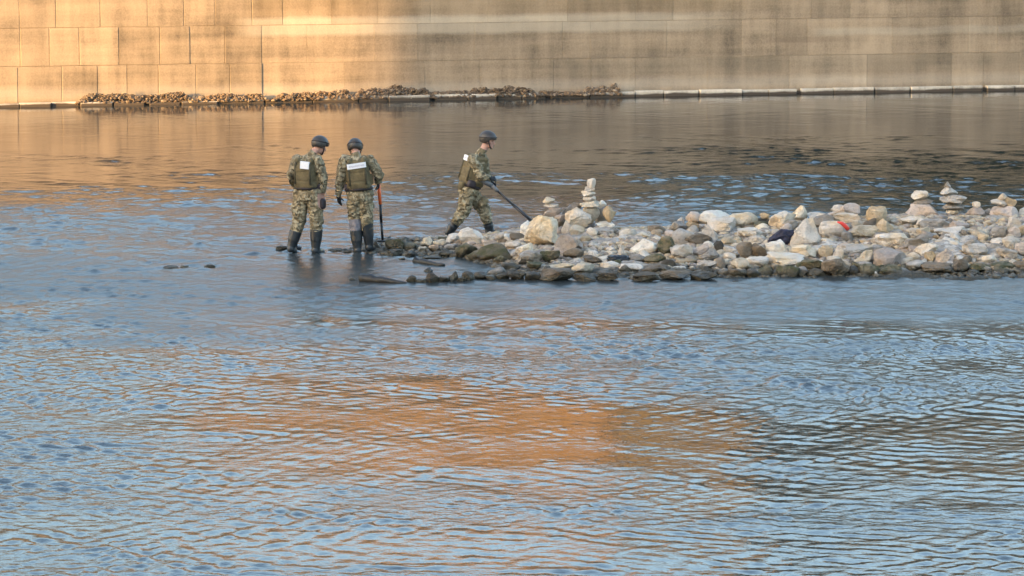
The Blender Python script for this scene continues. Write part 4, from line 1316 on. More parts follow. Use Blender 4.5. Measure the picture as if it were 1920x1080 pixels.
# ------------------------------------------------------------------ rubble heaped on the ledge of the wall
def rubble(px0, px1, top, base_y, label, seed, mat='rubble', peaks=3):
    """heap of broken rubble and dry twigs on the ledge, between two measured ends"""
    r = random.Random(seed)
    cx = (px0 + px1) / 2
    p0 = at_depth(px0, base_y, 92)
    p1 = at_depth(px1, base_y, 92)
    u0, u1 = p0.x / ca, p1.x / ca
    hmax = top / 86.0
    bumps = [((q + r.uniform(0.3, 0.7)) / peaks, r.uniform(0.8, 1.3) / peaks, r.uniform(0.6, 1.0)) for q in range(peaks)]

    def prof(t):
        b = max(a * math.exp(-((t - c) / w) ** 2) for c, w, a in bumps)
        return hmax * b * min(1, t * 8, (1 - t) * 8)
    root = bmesh.new()
    fs = ICO[2][1]
    n = int(200 + (u1 - u0) * 330)
    for k in range(n):
        t = r.random()
        hz = prof(t)
        s = r.uniform(0.012, 0.040)
        z = r.uniform(0, max(hz - s * 0.5, 0.01)) + 0.06
        vdep = -0.13 - r.uniform(0.0, 0.20) * (1 - z / (hmax + 0.2))
        c = wpt(u0 + t * (u1 - u0), vdep, z)
        vv = ICO[1][0]
        st = (r.uniform(0.8, 1.9), r.uniform(0.8, 1.3), r.uniform(0.6, 1.2))
        vs = [root.verts.new((c.x + q[0] * s * st[0] * r.uniform(0.75, 1.2), c.y + q[1] * s * st[1], c.z + q[2] * s * st[2] * r.uniform(0.75, 1.2))) for q in vv]
        mi = r.choice((0, 0, 0, 0, 0, 2))
        for f in ICO[1][1]:
            root.faces.new([vs[q] for q in f]).material_index = mi
    for k in range(int(n * 0.10)):
        t = r.random()
        hz = prof(t)
        z = r.uniform(0.3, 1.05) * hz + 0.07
        c = wpt(u0 + t * (u1 - u0), -0.16 - r.uniform(0, 0.12), z)
        d = Vector((r.uniform(-1, 1), r.uniform(-0.4, 0.3), r.uniform(-0.5, 0.9))).normalized() * r.uniform(0.06, 0.2)
        q = d.orthogonal().normalized() * 0.007
        q2 = d.cross(q).normalized() * 0.007
        a = [root.verts.new(c + e) for e in (q, q2, -q, -q2)]
        b = root.verts.new(c + d)
        for i in range(4):
            f = root.faces.new((a[i], a[(i + 1) % 4], b))
            f.material_index = 1
    o = bm_obj('rubble', root, [M[mat], M['twig'], M['pale_rubble']], smooth=False)
    tag(o, label, kind='stuff')


rubble(160, 380, 25, 195, 'long low heap of brown rubble on the sunlit ledge, leftmost heap', 1, peaks=4)
rubble(365, 510, 17, 190, 'thin streak of brown rubble under the edge of the sunlit blocks', 2, peaks=3)
rubble(515, 668, 22, 188, 'knobbly brown rubble heap on the ledge in the sunlight', 3, peaks=6)
rubble(660, 815, 30, 186, 'tall ragged brown rubble heap where sunlight meets shade', 4, peaks=5)
rubble(800, 885, 14, 184, 'low pale rubble just right of the tall ragged heap', 5, peaks=3)
rubble(870, 1005, 24, 182, 'grey brown rubble heap on the ledge in the shade', 6, peaks=6)
rubble(1000, 1100, 13, 180, 'sparse rubble on the ledge between two heaps in the shade', 7, peaks=4)
rubble(1090, 1162, 28, 178, 'compact dark rubble heap at the right end of the rubble', 8, peaks=3)


# ------------------------------------------------------------------ driftwood, cloth, scraps
def tube(bm, pts, rads, seg=8, mi=0):
    prev = None
    rings = []
    for i, (p, r) in enumerate(zip(pts, rads)):
        a = pts[max(0, i - 1)]
        b = pts[min(len(pts) - 1, i + 1)]
        d = (Vector(b) - Vector(a)).normalized()
        q = d.orthogonal().normalized() if prev is None else (prev - d * prev.dot(d)).normalized()
        prev = q
        q2 = d.cross(q)
        rings.append([bm.verts.new(Vector(p) + (q * math.cos(2 * math.pi * k / seg) + q2 * math.sin(2 * math.pi * k / seg)) * r) for k in range(seg)])
    for a, b in zip(rings, rings[1:]):
        for k in range(seg):
            f = bm.faces.new((a[k], a[(k + 1) % seg], b[(k + 1) % seg], b[k]))
            f.material_index = mi
    for rg in (rings[0][::-1], rings[-1]):
        f = bm.faces.new(rg)
        f.material_index = mi


def log(pts, label, seed):
    r = random.Random(seed)
    bm = bmesh.new()
    P, Q = [], []
    base = on_level(*pts[len(pts) // 2][:2])
    for i in range(len(pts) - 1):
        for t in (0, 0.33, 0.66):
            a, b = pts[i], pts[i + 1]
            px, py, rd = [a[k] + (b[k] - a[k]) * t for k in range(3)]
            p = on_level(px, py)
            P.append(Vector((p.x, p.y, rd * 0.35 + r.uniform(-0.008, 0.012))) - Vector((base.x, base.y, 0)))
            Q.append(rd * r.uniform(0.85, 1.15))
    tube(bm, P, Q, 9)
    o = bm_obj('driftwood', bm, M['wood'], loc=(base.x, base.y, 0))
    tag(o, label, 'driftwood')


log([(678, 527, 0.085), (695, 528, 0.08), (725, 530, 0.055), (762, 532, 0.015), (765, 532, 0.01)], 'dark sunken log lying low in the water at the front left', 1)
log([(779, 492, 0.055), (800, 495, 0.045), (822, 498, 0.030), (840, 499, 0.012)], 'dark wet branch in the shallows above the dark row of stones', 2)
log([(706, 449, 0.012), (722, 447, 0.014), (737, 444, 0.008)], 'thin dark stick in the water behind the tip of the spit', 3)


def crumple(name, x0, y0, x1, y1, mat, label, cat, seed, flat=1.0, Yoff=0.0, tail=0.0):
    base = place((x0 + x1) / 2, y1 - 3)
    s = FPX / base.y
    w, h = (x1 - x0) / s / 2, (y1 - y0) / s / 2
    v, f = ICO[4]
    v = v.copy()
    n = (np.abs(v) ** 3).sum(1) ** (1 / 3.)
    v /= n[:, None]
    off = Vector((seed * 7.1, 3.3, 1.7))
    out = []
    for p in v:
        q = Vector(p)
        rid = abs(noise.noise(q * 2.1 + off)) + 0.5 * abs(noise.noise(q * 4.7 + off))
        k = 1.0 - 0.55 * rid + 0.12 * noise.noise(q * 9 + off)
        x, y, z = q.x * k * w, q.y * k * w * 0.6, q.z * k * h
        if tail and q.x < -0.2:
            z = z * (1 + q.x * 0.7) - h * 0.35 * (-q.x)
        out.append((x, y, z))
    zmin = min(o_[2] for o_ in out)
    o = mesh_obj(name, [(a, b, (c - zmin) * flat) for a, b, c in out], f, M[mat], loc=(base.x, base.y + Yoff, base.z))
    tag(o, label, cat)


crumple('cloth', 1436, 432, 1499, 467, 'blue_cloth', 'dark blue crumpled cloth lying among pale boulders in mid spit', 'cloth', 1, Yoff=0.12, tail=1)
crumple('plastic_sheet', 1134, 481, 1186, 499, 'black_plastic', 'black crumpled plastic on the gravel near the front waterline', 'plastic', 2, Yoff=0.05)
# red scrap: a bent strip lying on the pale greenish boulder
bm = bmesh.new()
pts = [(1570, 416), (1578, 418.5), (1584, 423), (1590, 430)]
Yr = place(1563, 446).y - 0.22
cen = at_depth(1580, 423, Yr)
tube(bm, [at_depth(a, b, Yr + 0.02 * i) - cen for i, (a, b) in enumerate(pts)], [0.012, 0.028, 0.035, 0.034], 7)
for v_ in bm.verts:
    v_.co.y *= 0.7
o = bm_obj('scrap', bm, M['red'], loc=cen)
tag(o, 'bright red bent plastic scrap lying on a pale greenish boulder', 'scrap')


# ------------------------------------------------------------------ people
def capsule(bm, a, ra, b, rb, seg=14):
    a, b = Vector(a), Vector(b)
    d = b - a
    L = d.length
    if L < 1e-6:
        d = Vector((0, 0, 1))
    d = d.normalized()
    q = d.orthogonal().normalized()
    q2 = d.cross(q)
    rings = []
    for k in range(5):
        t = -math.pi / 2 + (k + 0.5) * math.pi / 10
        rings.append((a + d * math.sin(t) * ra, math.cos(t) * ra))
    for k in range(5):
        t = (k + 0.5) * math.pi / 10
        rings.append((b + d * math.sin(t) * rb, math.cos(t) * rb))
    V = [[bm.verts.new(c + (q * math.cos(2 * math.pi * i / seg) + q2 * math.sin(2 * math.pi * i / seg)) * r) for i in range(seg)] for c, r in rings]
    for r0, r1 in zip(V, V[1:]):
        for i in range(seg):
            bm.faces.new((r0[i], r0[(i + 1) % seg], r1[(i + 1) % seg], r1[i]))
    bm.faces.new(V[0][::-1])
    bm.faces.new(V[-1])


def ellipsoid(bm, c, rad, rot=None, e=2.0, sub=3):
    v, f = ICO[sub]
    if e != 2.0:
        v = v / ((np.abs(v) ** e).sum(1) ** (1 / e))[:, None]
    mt = rot if rot is not None else Matrix.Identity(3)
    vs = [bm.verts.new(Vector(c) + mt @ Vector((p[0] * rad[0], p[1] * rad[1], p[2] * rad[2]))) for p in v]
    for q in f:
        bm.faces.new([vs[i] for i in q])


def frame(up, fwd):
    """rotation matrix: local z along up, local y along fwd (as near as can be), local x to the right"""
    z = Vector(up).normalized()
    y = (Vector(fwd) - z * Vector(fwd).dot(z)).normalized()
    x = y.cross(z)
    return Matrix((x, y, z)).transposed()


def remesh(bm, voxel, it=2, fac=0.5):
    me = bpy.data.meshes.new('tmp')
    bm.to_mesh(me)
    bm.free()
    o = bpy.data.objects.new('tmp', me)
    COL.objects.link(o)
    m = o.modifiers.new('r', 'REMESH')
    m.mode = 'VOXEL'
    m.voxel_size = voxel
    if it:
        sm = o.modifiers.new('s', 'SMOOTH')
        sm.iterations = it
        sm.factor = fac
    dg = bpy.context.evaluated_depsgraph_get()
    dg.update()
    res = bpy.data.meshes.new_from_object(o.evaluated_get(dg))
    bpy.data.objects.remove(o)
    bpy.data.meshes.remove(me)
    return res


def seg_dist(P, a, b):
    a, b = np.array(a), np.array(b)
    ab = b - a
    t = np.clip(((P - a) @ ab) / max(ab @ ab, 1e-9), 0, 1)
    return np.linalg.norm(P - (a + t[:, None] * ab), axis=1)


def hand(bm, wrist, direc, palm_n, curl, side, zones, tagname):
    """palm, four unequal fingers bent at the knuckles and a thumb from the side of the palm"""
    d = Vector(direc).normalized()
    n = (Vector(palm_n) - d * Vector(palm_n).dot(d)).normalized()      # the way the fingers curl
    s = d.cross(n) * side                                               # towards the thumb
    w = Vector(wrist)
    knk = w + d * 0.085
    for k in (-1, -0.33, 0.33, 1):
        capsule(bm, w + s * k * 0.018, 0.020, knk + s * k * 0.030, 0.015)
    for k, ln in ((1, 0.072), (0.33, 0.082), (-0.33, 0.076), (-1, 0.058)):
        p = knk + s * k * 0.031
        dd = d
        for j in range(3):
            ang = curl * (0.6 + 0.35 * j)
            dd = (d * math.cos(ang) + n * math.sin(ang)).normalized()
            q = p + dd * ln * (0.45, 0.32, 0.25)[j]
            capsule(bm, p, 0.0105 - j * 0.001, q, 0.0095 - j * 0.001, 8)
            p = q
    tb = w + d * 0.022 + s * 0.030
    t1 = tb + (d * 0.6 + s * 0.65 + n * 0.45).normalized() * 0.045
    t2 = t1 + (d * 0.85 + n * 0.55).normalized() * 0.035
    capsule(bm, tb, 0.016, t1, 0.012, 8)
    capsule(bm, t1, 0.012, t2, 0.0095, 8)
    zones.append((w + d * 0.02, w + d * 0.15, tagname))


def soldier(base_px, base_py, J, facing, label, opts, yaw_head=None):
    """J: joints measured in the photograph as (x, y, metres further away)"""
    base = on_level(base_px, base_py, opts.get('z', 0.0))
    Y0 = base.y
    root = empty('person', base)
    tag(root, label, 'person')
    g = {k: at_depth(v[0], v[1], Y0 + v[2]) - base for k, v in J.items()}
    F = Vector(facing).normalized()
    zones = []
    bm = bmesh.new()
    hip_c = (g['hipL'] + g['hipR']) / 2
    sh_c = (g['shL'] + g['shR']) / 2
    up = (sh_c - hip_c).normalized()
    fr = frame(up, F)
    # torso
    chest = hip_c.lerp(sh_c, 0.72)
    ellipsoid(bm, chest, (0.180, 0.125, 0.21), fr, 2.6)
    ellipsoid(bm, hip_c.lerp(sh_c, 0.36), (0.160, 0.115, 0.17), fr, 2.5)
    ellipsoid(bm, hip_c + up * 0.02, (0.170, 0.130, 0.135), fr, 2.4)
    ellipsoid(bm, hip_c - F * 0.05 - up * 0.03, (0.150, 0.095, 0.115), fr, 2.2)
    capsule(bm, g['shL'], 0.075, g['shR'], 0.075)
    zones.append((hip_c, sh_c, 'camo'))
    zones.append((g['shL'], g['shR'], 'camo'))
    # neck and head
    hd = g['head']
    hup = (hd - g['neck']).normalized()
    HF = Vector(yaw_head if yaw_head else facing).normalized()
    tilt = Vector(opts.get('head_up', hup))
    hf = frame(tilt, HF)
    capsule(bm, sh_c.lerp(g['neck'], 0.4), 0.072, g['neck'], 0.062)
    capsule(bm, g['neck'], 0.062, hd - hf @ Vector((0, 0.005, 0.03)), 0.060)
    zones.append((sh_c, g['neck'], 'camo'))
    zones.append((g['neck'] + hup * 0.015, hd + hup * 0.12, 'skin'))
    ellipsoid(bm, hd + hf @ Vector((0, -0.01, 0.015)), (0.076, 0.096, 0.108), hf)          # skull
    ellipsoid(bm, hd + hf @ Vector((0, 0.035, -0.055)), (0.056, 0.060, 0.070), hf)          # jaw
    ellipsoid(bm, hd + hf @ Vector((0, 0.082, -0.100)), (0.026, 0.024, 0.022), hf)          # chin
    ellipsoid(bm, hd + hf @ Vector((0, 0.078, 0.018)), (0.050, 0.020, 0.014), hf)           # brow
    capsule(bm, hd + hf @ Vector((0, 0.088, 0.008)), 0.011, hd + hf @ Vector((0, 0.114, -0.036)), 0.016)   # nose
    ellipsoid(bm, hd + hf @ Vector((0, 0.092, -0.070)), (0.026, 0.014, 0.010), hf)          # mouth
    for sx in (-1, 1):
        ellipsoid(bm, hd + hf @ Vector((sx * 0.078, -0.005, -0.015)), (0.012, 0.020, 0.033), hf)   # ears
        ellipsoid(bm, hd + hf @ Vector((sx * 0.045, 0.062, -0.030)), (0.024, 0.022, 0.022), hf)    # cheeks
    eyes = [hd + hf @ Vector((sx * 0.032, 0.090, 0.000)) for sx in (-1, 1)]
    # arms
    for s in 'LR':
        sh, el, wr = g['sh' + s], g['el' + s], g['wr' + s]
        capsule(bm, sh, 0.086, sh.lerp(el, 0.55), 0.078)
        capsule(bm, sh.lerp(el, 0.5), 0.078, el, 0.066)
        capsule(bm, el, 0.066, el.lerp(wr, 0.4), 0.062)
        capsule(bm, el.lerp(wr, 0.4), 0.062, wr, 0.044)
        zones.append((sh, el, 'camo'))
        zones.append((el, el.lerp(wr, 0.93), 'camo'))
        hdir = Vector(opts['hand' + s])
        hand(bm, wr, hdir, Vector(opts.get('palm' + s, F)), opts.get('curl' + s, 0.8), 1 if s == 'L' else -1, zones, opts.get('glove' + s, 'skin'))
    # legs
    for s in 'LR':
        h, k, a = g['hip' + s], g['kn' + s], g['an' + s]
        capsule(bm, h, 0.120, h.lerp(k, 0.5), 0.116)
        capsule(bm, h.lerp(k, 0.5), 0.116, k, 0.100)
        capsule(bm, k, 0.100, k.lerp(a, 0.35), 0.088)
        capsule(bm, k.lerp(a, 0.35), 0.080, a, 0.044)
        td = Vector(opts['toe' + s]).normalized()
        capsule(bm, a - Vector((0, 0, 0.035)), 0.040, a + td * 0.14 - Vector((0, 0, 0.055)), 0.030)
        zones.append((h, k, 'camo'))
        zones.append((k, a, opts.get('shin' + s, 'camo')))
    # cargo pockets and belt pouches break the outline of the trousers
    for c, rr_ in opts.get('pockets', []):
        p = at_depth(c[0], c[1], Y0 + c[2]) - base
        ellipsoid(bm, p, rr_, fr, 3.5)
    me = remesh(bm, 0.0085, 2)
    n = len(me.vertices)
    P = np.empty(n * 3, np.float32)
    me.vertices.foreach_get('co', P)
    P = P.reshape(-1, 3).astype(float)
    # cloth folds
    names = ['camo', 'skin', 'black_glove', 'grey_wader', 'eye']
    D = np.stack([seg_dist(P, a, b) for a, b, _ in zones], 1)
    nearest = D.argmin(1)
    zt = np.array([names.index(z[2]) for z in zones])[nearest]
    Nn = np.empty(n * 3, np.float32)
    me.vertex_normals.foreach_get('vector', Nn) if hasattr(me, 'vertex_normals') else None
    Nn = Nn.reshape(-1, 3)
    cl = (zt == 0) | (zt == 3)
    disp = np.zeros(n)
    for i in np.nonzero(cl)[0]:
        p = Vector(P[i])
        q = Vector((p.x * 9 + base.x, p.y * 9, p.z * 15))
        disp[i] = 0.017 * (1 - 2.4 * abs(noise.noise(q))) + 0.009 * noise.noise(q * 2.3)
    P2 = P + Nn * disp[:, None]
    me.vertices.foreach_set('co', P2.astype(np.float32).ravel())
    nf = len(me.polygons)
    C = np.empty(nf * 3, np.float32)
    me.polygons.foreach_get('center', C)
    C = C.reshape(-1, 3).astype(float)
    D = np.stack([seg_dist(C, a, b) for a, b, _ in zones], 1)
    fi = np.array([names.index(z[2]) for z in zones])[D.argmin(1)]
    for e in eyes:
        fi[np.linalg.norm(C - np.array(e), axis=1) < 0.0155] = 4
    me.materials.clear()
    for k in names:
        me.materials.append(M[k])
    me.polygons.foreach_set('material_index', fi.astype(np.int32))
    me.polygons.foreach_set('use_smooth', np.ones(nf, bool))
    me.update()
    me.name = 'body'
    body = bpy.data.objects.new('body', me)
    link(body, root)
    # boots
    for s in 'LR':
        k, a = g['kn' + s], g['an' + s]
        td = Vector(opts['toe' + s]).normalized()
        t0 = opts.get('boot_top' + s, 0.35)
        top = k.lerp(a, t0)
        bm = bmesh.new()
        capsule(bm, top, 0.104 if t0 < 0.5 else 0.092, k.lerp(a, 0.5 * (t0 + 1)), 0.093 if t0 < 0.6 else 0.06)
        capsule(bm, k.lerp(a, 0.5 * (t0 + 1)), 0.093 if t0 < 0.6 else 0.086, a, 0.066)
        dn = Vector((0, 0, 1))
        capsule(bm, a, 0.066, a - dn * 0.03 - td * 0.02, 0.062)
        capsule(bm, a - dn * 0.035, 0.055, a + td * 0.10 - dn * 0.055, 0.048)
        capsule(bm, a + td * 0.10 - dn * 0.055, 0.048, a + td * 0.175 - dn * 0.068, 0.040)
        mb = remesh(bm, 0.010, 2)
        # flat sole, flat open top rim
        for v in mb.vertices:
            lowest = a.z - 0.100
            if v.co.z < lowest:
                v.co.z = lowest
            ax = (a - top).normalized()
            dd = (v.co - top).dot(ax)
            if dd < -0.006:
                v.co -= ax * (dd + 0.006)
        mb.materials.clear()
        mb.materials.append(M['rubber'])
        mb.polygons.foreach_set('use_smooth', np.ones(len(mb.polygons), bool))
        ob = bpy.data.objects.new('boot', mb)
        link(ob, root)
    # vest: shell round the chest with shoulder straps and a waistband
    bm = bmesh.new()
    vc = hip_c.lerp(sh_c, 0.60)
    L = (sh_c - hip_c).length
    ellipsoid(bm, vc, (0.184, 0.155, L * 0.46), fr, 3.6, 4)
    ellipsoid(bm, vc - fr @ Vector((0, 0.012, 0.02)), (0.165, 0.165, L * 0.36), fr, 6.0, 4)
    ellipsoid(bm, vc + fr @ Vector((0, 0, -L * 0.33)), (0.194, 0.166, 0.065), fr, 4.0, 3)
    for sx in (-1, 1):
        capsule(bm, vc + fr @ Vector((sx * 0.115, -0.10, L * 0.40)), 0.050, vc + fr @ Vector((sx * 0.115, 0.08, L * 0.43)), 0.050)
        ellipsoid(bm, vc + fr @ Vector((sx * 0.195, 0.02, -L * 0.18)), (0.035, 0.07, 0.085), fr, 4.0, 3)
    mv = remesh(bm, 0.010, 2)
    nv = len(mv.vertices)
    for v in mv.vertices:
        q = v.co * 7
        k = noise.noise(q + Vector((base.x, 0, 0)))
        l = fr.transposed() @ (v.co - vc)
        seam = 0.006 * math.exp(-((l.z + L * 0.20) / 0.012) ** 2) + 0.005 * math.exp(-((l.z - L * 0.07) / 0.010) ** 2)
        nrm = v.normal
        v.co += nrm * (0.008 * k - seam)
    mv.materials.clear()
    mv.materials.append(M['vest'])
    mv.polygons.foreach_set('use_smooth', np.ones(len(mv.polygons), bool))
    vest = bpy.data.objects.new('vest', mv)
    link(vest, root)
    # belt with a loose end
    bm = bmesh.new()
    wc = hip_c + up * 0.085
    ring = [wc + fr @ Vector((0.192 * math.cos(t), 0.150 * math.sin(t), 0)) for t in np.linspace(0, 2 * math.pi, 29)]
    tube(bm, ring, [0.026] * 29, 6)
    bm_obj('belt', bm, M['strap'], root)
    # webbing straps over the back of the vest
    for sx in (-1, 1):
        bm = bmesh.new()
        tube(bm, [vc + fr @ Vector((sx * 0.125, 0.06, L * 0.47)), vc + fr @ Vector((sx * 0.125, -0.10, L * 0.46)), vc + fr @ Vector((sx * 0.13, -0.160, L * 0.30)), vc + fr @ Vector((sx * 0.13, -0.172, -L * 0.30))], [0.018] * 4, 6)
        bm_obj('strap', bm, M['strap_olive'], vest)
    # white back patch with a printed line, moulded to the back of the vest
    pw, ph = opts['patch']
    px_, pz_ = opts.get('patch_at', (0.0, L * 0.16))
    back_y = -0.174
    bm = bmesh.new()
    prot = R(opts.get('patch_rot', 0))
    nx, nz = 12, 5

    def pv(u, w_, off):
        x = u * math.cos(prot) - w_ * math.sin(prot)
        z = u * math.sin(prot) + w_ * math.cos(prot)
        y = back_y - 0.014 - off + 0.9 * max(0, abs(x + px_) - 0.05) ** 2
        return vc + fr @ Vector((x + px_, y, z + pz_))

    def sheet(u0, u1, w0, w1, off, th, mi, n1, n2):
        fv = [[bm.verts.new(pv(u0 + (u1 - u0) * i / n1, w0 + (w1 - w0) * j / n2, off)) for i in range(n1 + 1)] for j in range(n2 + 1)]
        bv = [[bm.verts.new(pv(u0 + (u1 - u0) * i / n1, w0 + (w1 - w0) * j / n2, off - th)) for i in range(n1 + 1)] for j in range(n2 + 1)]
        for j in range(n2):
            for i in range(n1):
                for grid, fl in ((fv, False), (bv, True)):
                    q = [grid[j][i], grid[j][i + 1], grid[j + 1][i + 1], grid[j + 1][i]]
                    f = bm.faces.new(q[::-1] if fl else q)
                    f.material_index = mi
        rim = [(j, 0) for j in range(n2 + 1)] + [(n2, i) for i in range(1, n1 + 1)] + [(j, n1) for j in range(n2 - 1, -1, -1)] + [(0, i) for i in range(n1 - 1, 0, -1)]
        for k in range(len(rim)):
            a_, b_ = rim[k], rim[(k + 1) % len(rim)]
            f = bm.faces.new((fv[a_[0]][a_[1]], fv[b_[0]][b_[1]], bv[b_[0]][b_[1]], bv[a_[0]][a_[1]]))
            f.material_index = mi
    sheet(-pw / 2, pw / 2, -ph / 2, ph / 2, 0.004, 0.035, 0, 10, 3)
    rl = random.Random(int(base_px))
    x = -pw * 0.40
    lh = opts.get('line', 0.16) * ph
    while x < pw * 0.40 and opts.get('print', True):
        w_ = rl.uniform(0.006, 0.013)
        sheet(x, min(x + w_, pw * 0.42), -lh * rl.uniform(0.6, 1), lh * rl.uniform(0.6, 1), 0.0055, 0.001, 1, 1, 1)
        x += w_ + rl.uniform(0.004, 0.007)
    bmesh.ops.recalc_face_normals(bm, faces=bm.faces)
    bm_obj('patch', bm, [M['patch'], M['print']], vest, smooth=False)
    # helmet
    bm = bmesh.new()
    hc = hd + hf @ Vector((0, -0.008, 0.030))
    v, f = ICO[4]
    keep = []
    vs = []
    for p in v:
        x, y, z = p
        rad = Vector((0.122, 0.146, 0.130))
        zz = z
        low = -0.62 + 0.62 * max(0.0, min(1.0, (y + 0.1) / 0.55))      # ear cut and brow edge
        zz = max(z, low)
        flare = 1.0 + 0.02 * max(0, 0.1 - zz)
        vs.append(bm.verts.new(hc + hf @ Vector((x * rad.x * flare, y * rad.y * flare, zz * rad.z))))
    for q in f:
        bm.faces.new([vs[i] for i in q])
    helm = bm_obj('helmet', bm, M['helmet'], root)
    bm = bmesh.new()
    ring = [hc + hf @ Vector((0.120 * math.cos(t), 0.144 * math.sin(t), 0.020 + 0.020 * math.sin(t))) for t in np.linspace(0, 2 * math.pi, 25)]
    tube(bm, ring, [0.010] * 25, 6)
    bm_obj('goggle_band', bm, M['strap'], helm)
    bm = bmesh.new()
    for sx in (-1, 1):
        tube(bm, [hc + hf @ Vector((sx * 0.098, 0.03, -0.03)), hd + hf @ Vector((sx * 0.072, 0.045, -0.07)), hd + hf @ Vector((sx * 0.01, 0.075, -0.128))], [0.010] * 3, 6)
    bm_obj('chin_strap', bm, M['strap'], helm)
    # belt gear
    for nm, c, rr_, mt in opts.get('gear', []):
        p = at_depth(c[0], c[1], Y0 + c[2]) - base
        bm = bmesh.new()
        ellipsoid(bm, p, rr_, fr, 4.5, 3)
        bm_obj(nm, bm, M[mt], root)
    return root, base, g


s1, b1, g1 = soldier(572, 474, dict(
    hipL=(565, 362, 0.05), hipR=(589, 362, -0.05), shL=(557, 301, 0.08), shR=(595, 301, -0.09), neck=(588, 286, 0.02), head=(600, 273, 0.06),
    elL=(546, 327, 0.05), wrL=(553, 348, 0.27), elR=(606, 332, -0.10), wrR=(604, 361, -0.06),
    knL=(561, 414, 0.06), anL=(546, 463, 0.02), knR=(594, 413, -0.02), anR=(592, 466, -0.04)),
    (0.42, 0.9, 0), 'soldier in camouflage with a small square white back patch, leftmost of the three',
    dict(handL=(0.5, 0.6, -0.4), palmL=(0.6, 0.3, -0.6), curlL=1.0, handR=(0.02, 0.05, -1), palmR=(-0.4, 0.5, 0), curlR=0.6, gloveL='black_glove',
         toeL=(0.25, 0.9, 0), toeR=(0.55, 0.8, 0), boot_topL=0.42, boot_topR=0.34, patch=(0.150, 0.115), patch_at=(0.05, 0.15), patch_rot=-4, line=0.1, print=False,
         pockets=[((553, 390, 0.05), (0.04, 0.07, 0.09)), ((600, 396, -0.05), (0.04, 0.07, 0.09))],
         head_up=(0.25, 0.30, 0.9),
         gear=[('holster', (603, 382, -0.06), (0.06, 0.06, 0.085), 'holster'), ('pouch', (600, 350, -0.05), (0.05, 0.08, 0.065), 'holster')]),
    yaw_head=(0.78, 0.50, -0.42))

s2, b2, g2 = soldier(678, 474, dict(
    hipL=(664, 364, 0.0), hipR=(686, 364, 0.0), shL=(646, 301, 0.0), shR=(693, 301, 0.0), neck=(668, 289, 0.03), head=(666, 278, 0.09),
    elL=(638, 335, -0.02), wrL=(635, 368, 0.05), elR=(711, 328, 0.0), wrR=(709, 341, 0.20),
    knL=(666, 410, 0.05), anL=(670, 466, 0.0), knR=(687, 408, 0.02), anR=(692, 460, 0.05)),
    (0.05, 1, 0), 'soldier in camouflage with a long white back patch, holding the orange topped pole',
    dict(handL=(0.10, 0.15, -1), palmL=(0.5, 0.5, 0), curlL=0.5, handR=(0.1, 0.35, -0.75), palmR=(-0.5, 0.3, -0.6), curlR=1.1, gloveL='black_glove', gloveR='black_glove',
         toeL=(-0.35, 0.9, 0), toeR=(0.35, 0.9, 0), boot_topL=0.42, boot_topR=0.20, shinL='grey_wader', patch=(0.300, 0.082), patch_at=(0.0, 0.145), patch_rot=4, line=0.20,
         pockets=[((657, 392, 0.05), (0.035, 0.07, 0.09)), ((694, 390, 0.02), (0.035, 0.07, 0.09))],
         head_up=(-0.02, 0.55, 0.83), gear=[('pouch', (652, 352, -0.02), (0.055, 0.07, 0.06), 'holster')]),
    yaw_head=(0.10, 0.85, -0.55))

s3, b3, g3 = soldier(884, 441, dict(
    hipL=(879, 357, 0.09), hipR=(879, 357, -0.09), shL=(904, 296, 0.14), shR=(887, 299, -0.13), neck=(907, 280, 0.0), head=(915, 263, 0.0),
    elL=(912, 328, 0.20), wrL=(922, 344, 0.02), elR=(901, 330, -0.21), wrR=(918, 333, -0.14),
    knL=(908, 394, 0.08), anL=(918, 430, 0.08), knR=(868, 398, -0.09), anR=(843, 433, -0.09)),
    (0.86, 0.50, -0.1), 'soldier walking right in camouflage, leaning forward and sweeping a metal detector',
    dict(handL=(0.6, -0.5, -0.4), palmL=(0, -1, -0.3), curlL=1.1, handR=(1, 0.15, -0.25), palmR=(0, 0.7, -0.7), curlR=1.3, gloveL='black_glove', gloveR='black_glove', z=0.03,
         toeL=(1, 0.02, 0), toeR=(1, 0.0, -0.35), boot_topL=0.70, boot_topR=0.62, patch=(0.25, 0.085), patch_at=(0.0, 0.185), patch_rot=0, line=0.16,
         pockets=[((874, 382, -0.14), (0.09, 0.05, 0.09)), ((906, 378, -0.02), (0.08, 0.05, 0.08))],
         head_up=(0.18, 0, 0.98), gear=[('pouch', (884, 345, -0.20), (0.05, 0.07, 0.06), 'holster'), ('pouch', (866, 348, -0.10), (0.06, 0.05, 0.07), 'vest')]),
    yaw_head=(1, -0.12, -0.25))


# ------------------------------------------------------------------ metal detectors
def detector(pts, Yd, label, cuts, coil_at, coil_r, coil_n=(0, 0, 1)):
    """shaft through measured points, in coloured sections, with a search coil at its foot"""
    base = Vector(coil_at)
    root = empty('metal_detector', base)
    tag(root, label, 'metal detector')
    W = [at_depth(p[0], p[1], Yd + p[2]) - base for p in pts]
    for i, (nm, mt, rad) in enumerate(cuts):
        bm = bmesh.new()
        a, b = W[i], W[i + 1]
        tube(bm, [a, a.lerp(b, 0.5), b], [rad, rad * 0.96, rad * 0.92], 10)
        bm_obj(nm, bm, M[mt], root)
    bm = bmesh.new()
    n = Vector(coil_n).normalized()
    q = n.orthogonal().normalized()
    q2 = n.cross(q)
    ring = [(q * math.cos(t) * coil_r + q2 * math.sin(t) * coil_r * 0.8) for t in np.linspace(0, 2 * math.pi, 29)]
    tube(bm, ring, [0.016] * 29, 8)
    tube(bm, [-q2 * coil_r * 0.8, q2 * coil_r * 0.8], [0.014, 0.014], 6)
    bm_obj('search_coil', bm, M['black_pole'], root)
    return root, W


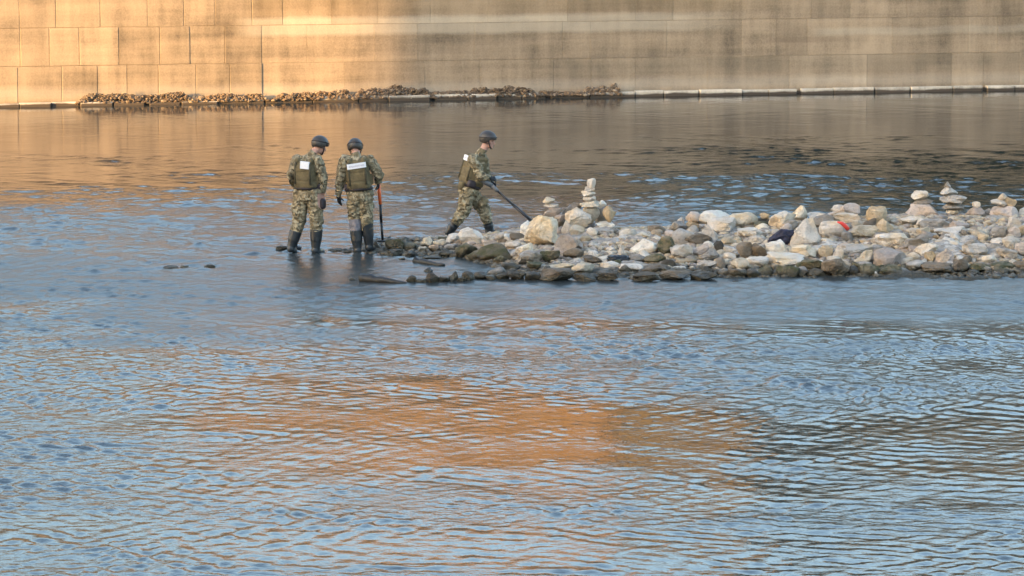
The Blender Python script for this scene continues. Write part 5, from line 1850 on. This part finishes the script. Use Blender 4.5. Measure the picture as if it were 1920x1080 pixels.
# orange topped one in the hand of the second soldier
p = place(717, 453)
Yq = b2.y + 0.30
coil = at_depth(717.5, 452, Yq)
detector([(709.5, 341, 0), (713, 383, 0), (715, 417, 0), (717.5, 452, 0)], Yq, 'metal detector with bright orange upper shaft and black lower pole, standing on the tip',
         [('grip', 'orange', 0.028), ('shaft', 'black_pole', 0.024), ('lower_shaft', 'black_pole', 0.022)], coil, 0.09, (0, 0.1, 1))
# dark one behind the left leg of the first soldier
Yq = b1.y + 0.42
coil = on_level(556, 466)
coil.z = 0.02
root, W = detector([(556, 345, -0.12), (558, 400, 0.08), (560, 430, 0.15), (555, 464, coil.y - Yq)], Yq, 'dark metal detector held in front of the leftmost soldier, seen past his leg',
                   [('grip', 'black_pole', 0.020), ('shaft', 'black_pole', 0.018), ('lower_shaft', 'black_pole', 0.020)], coil, 0.075)
# the one swept by the walking soldier
Yq = b3.y - 0.05
coil = at_depth(1001, 418, Yq - 0.4)
detector([(893, 332, -0.12), (922, 348, -0.10), (934, 359, -0.12), (962, 384, -0.25), (999, 416, -0.4)], Yq, 'metal detector swept by the walking soldier, its coil hidden behind the big boulder',
         [('arm_rest', 'grey_pole', 0.042), ('control_box', 'grey_pole', 0.034), ('shaft', 'black_pole', 0.020), ('lower_shaft', 'black_pole', 0.026)], coil, 0.10, (0.1, -0.1, 1))

# ------------------------------------------------------------------ unseen block added on the near bank to shade the river
edge = Vector((-3.1, 91.3, 0))
hd_ = Vector((TO_SUN.x, TO_SUN.y, 0)).normalized()
side = Vector((-hd_.y, hd_.x, 0))
if side.x < 0:
    side = -side
c0 = edge + hd_ * 78.0
bm = bmesh.new()
ga = [c0, c0 + side * 130, c0 + side * 130 + hd_ * 16, c0 + hd_ * 16]
lo = [bm.verts.new((q.x, q.y, 4.5)) for q in ga]
hi = [bm.verts.new((q.x, q.y, 22.0)) for q in ga]
bm.faces.new(lo)
bm.faces.new(hi[::-1])
for k in range(4):
    bm.faces.new((lo[k], lo[(k + 1) % 4], hi[(k + 1) % 4], hi[k]))
bmesh.ops.recalc_face_normals(bm, faces=bm.faces)
o = bm_obj('added_building', bm, M['plaster'], smooth=False)
tag(o, 'unseen grey block added behind the viewer to shade the river', 'added_building')
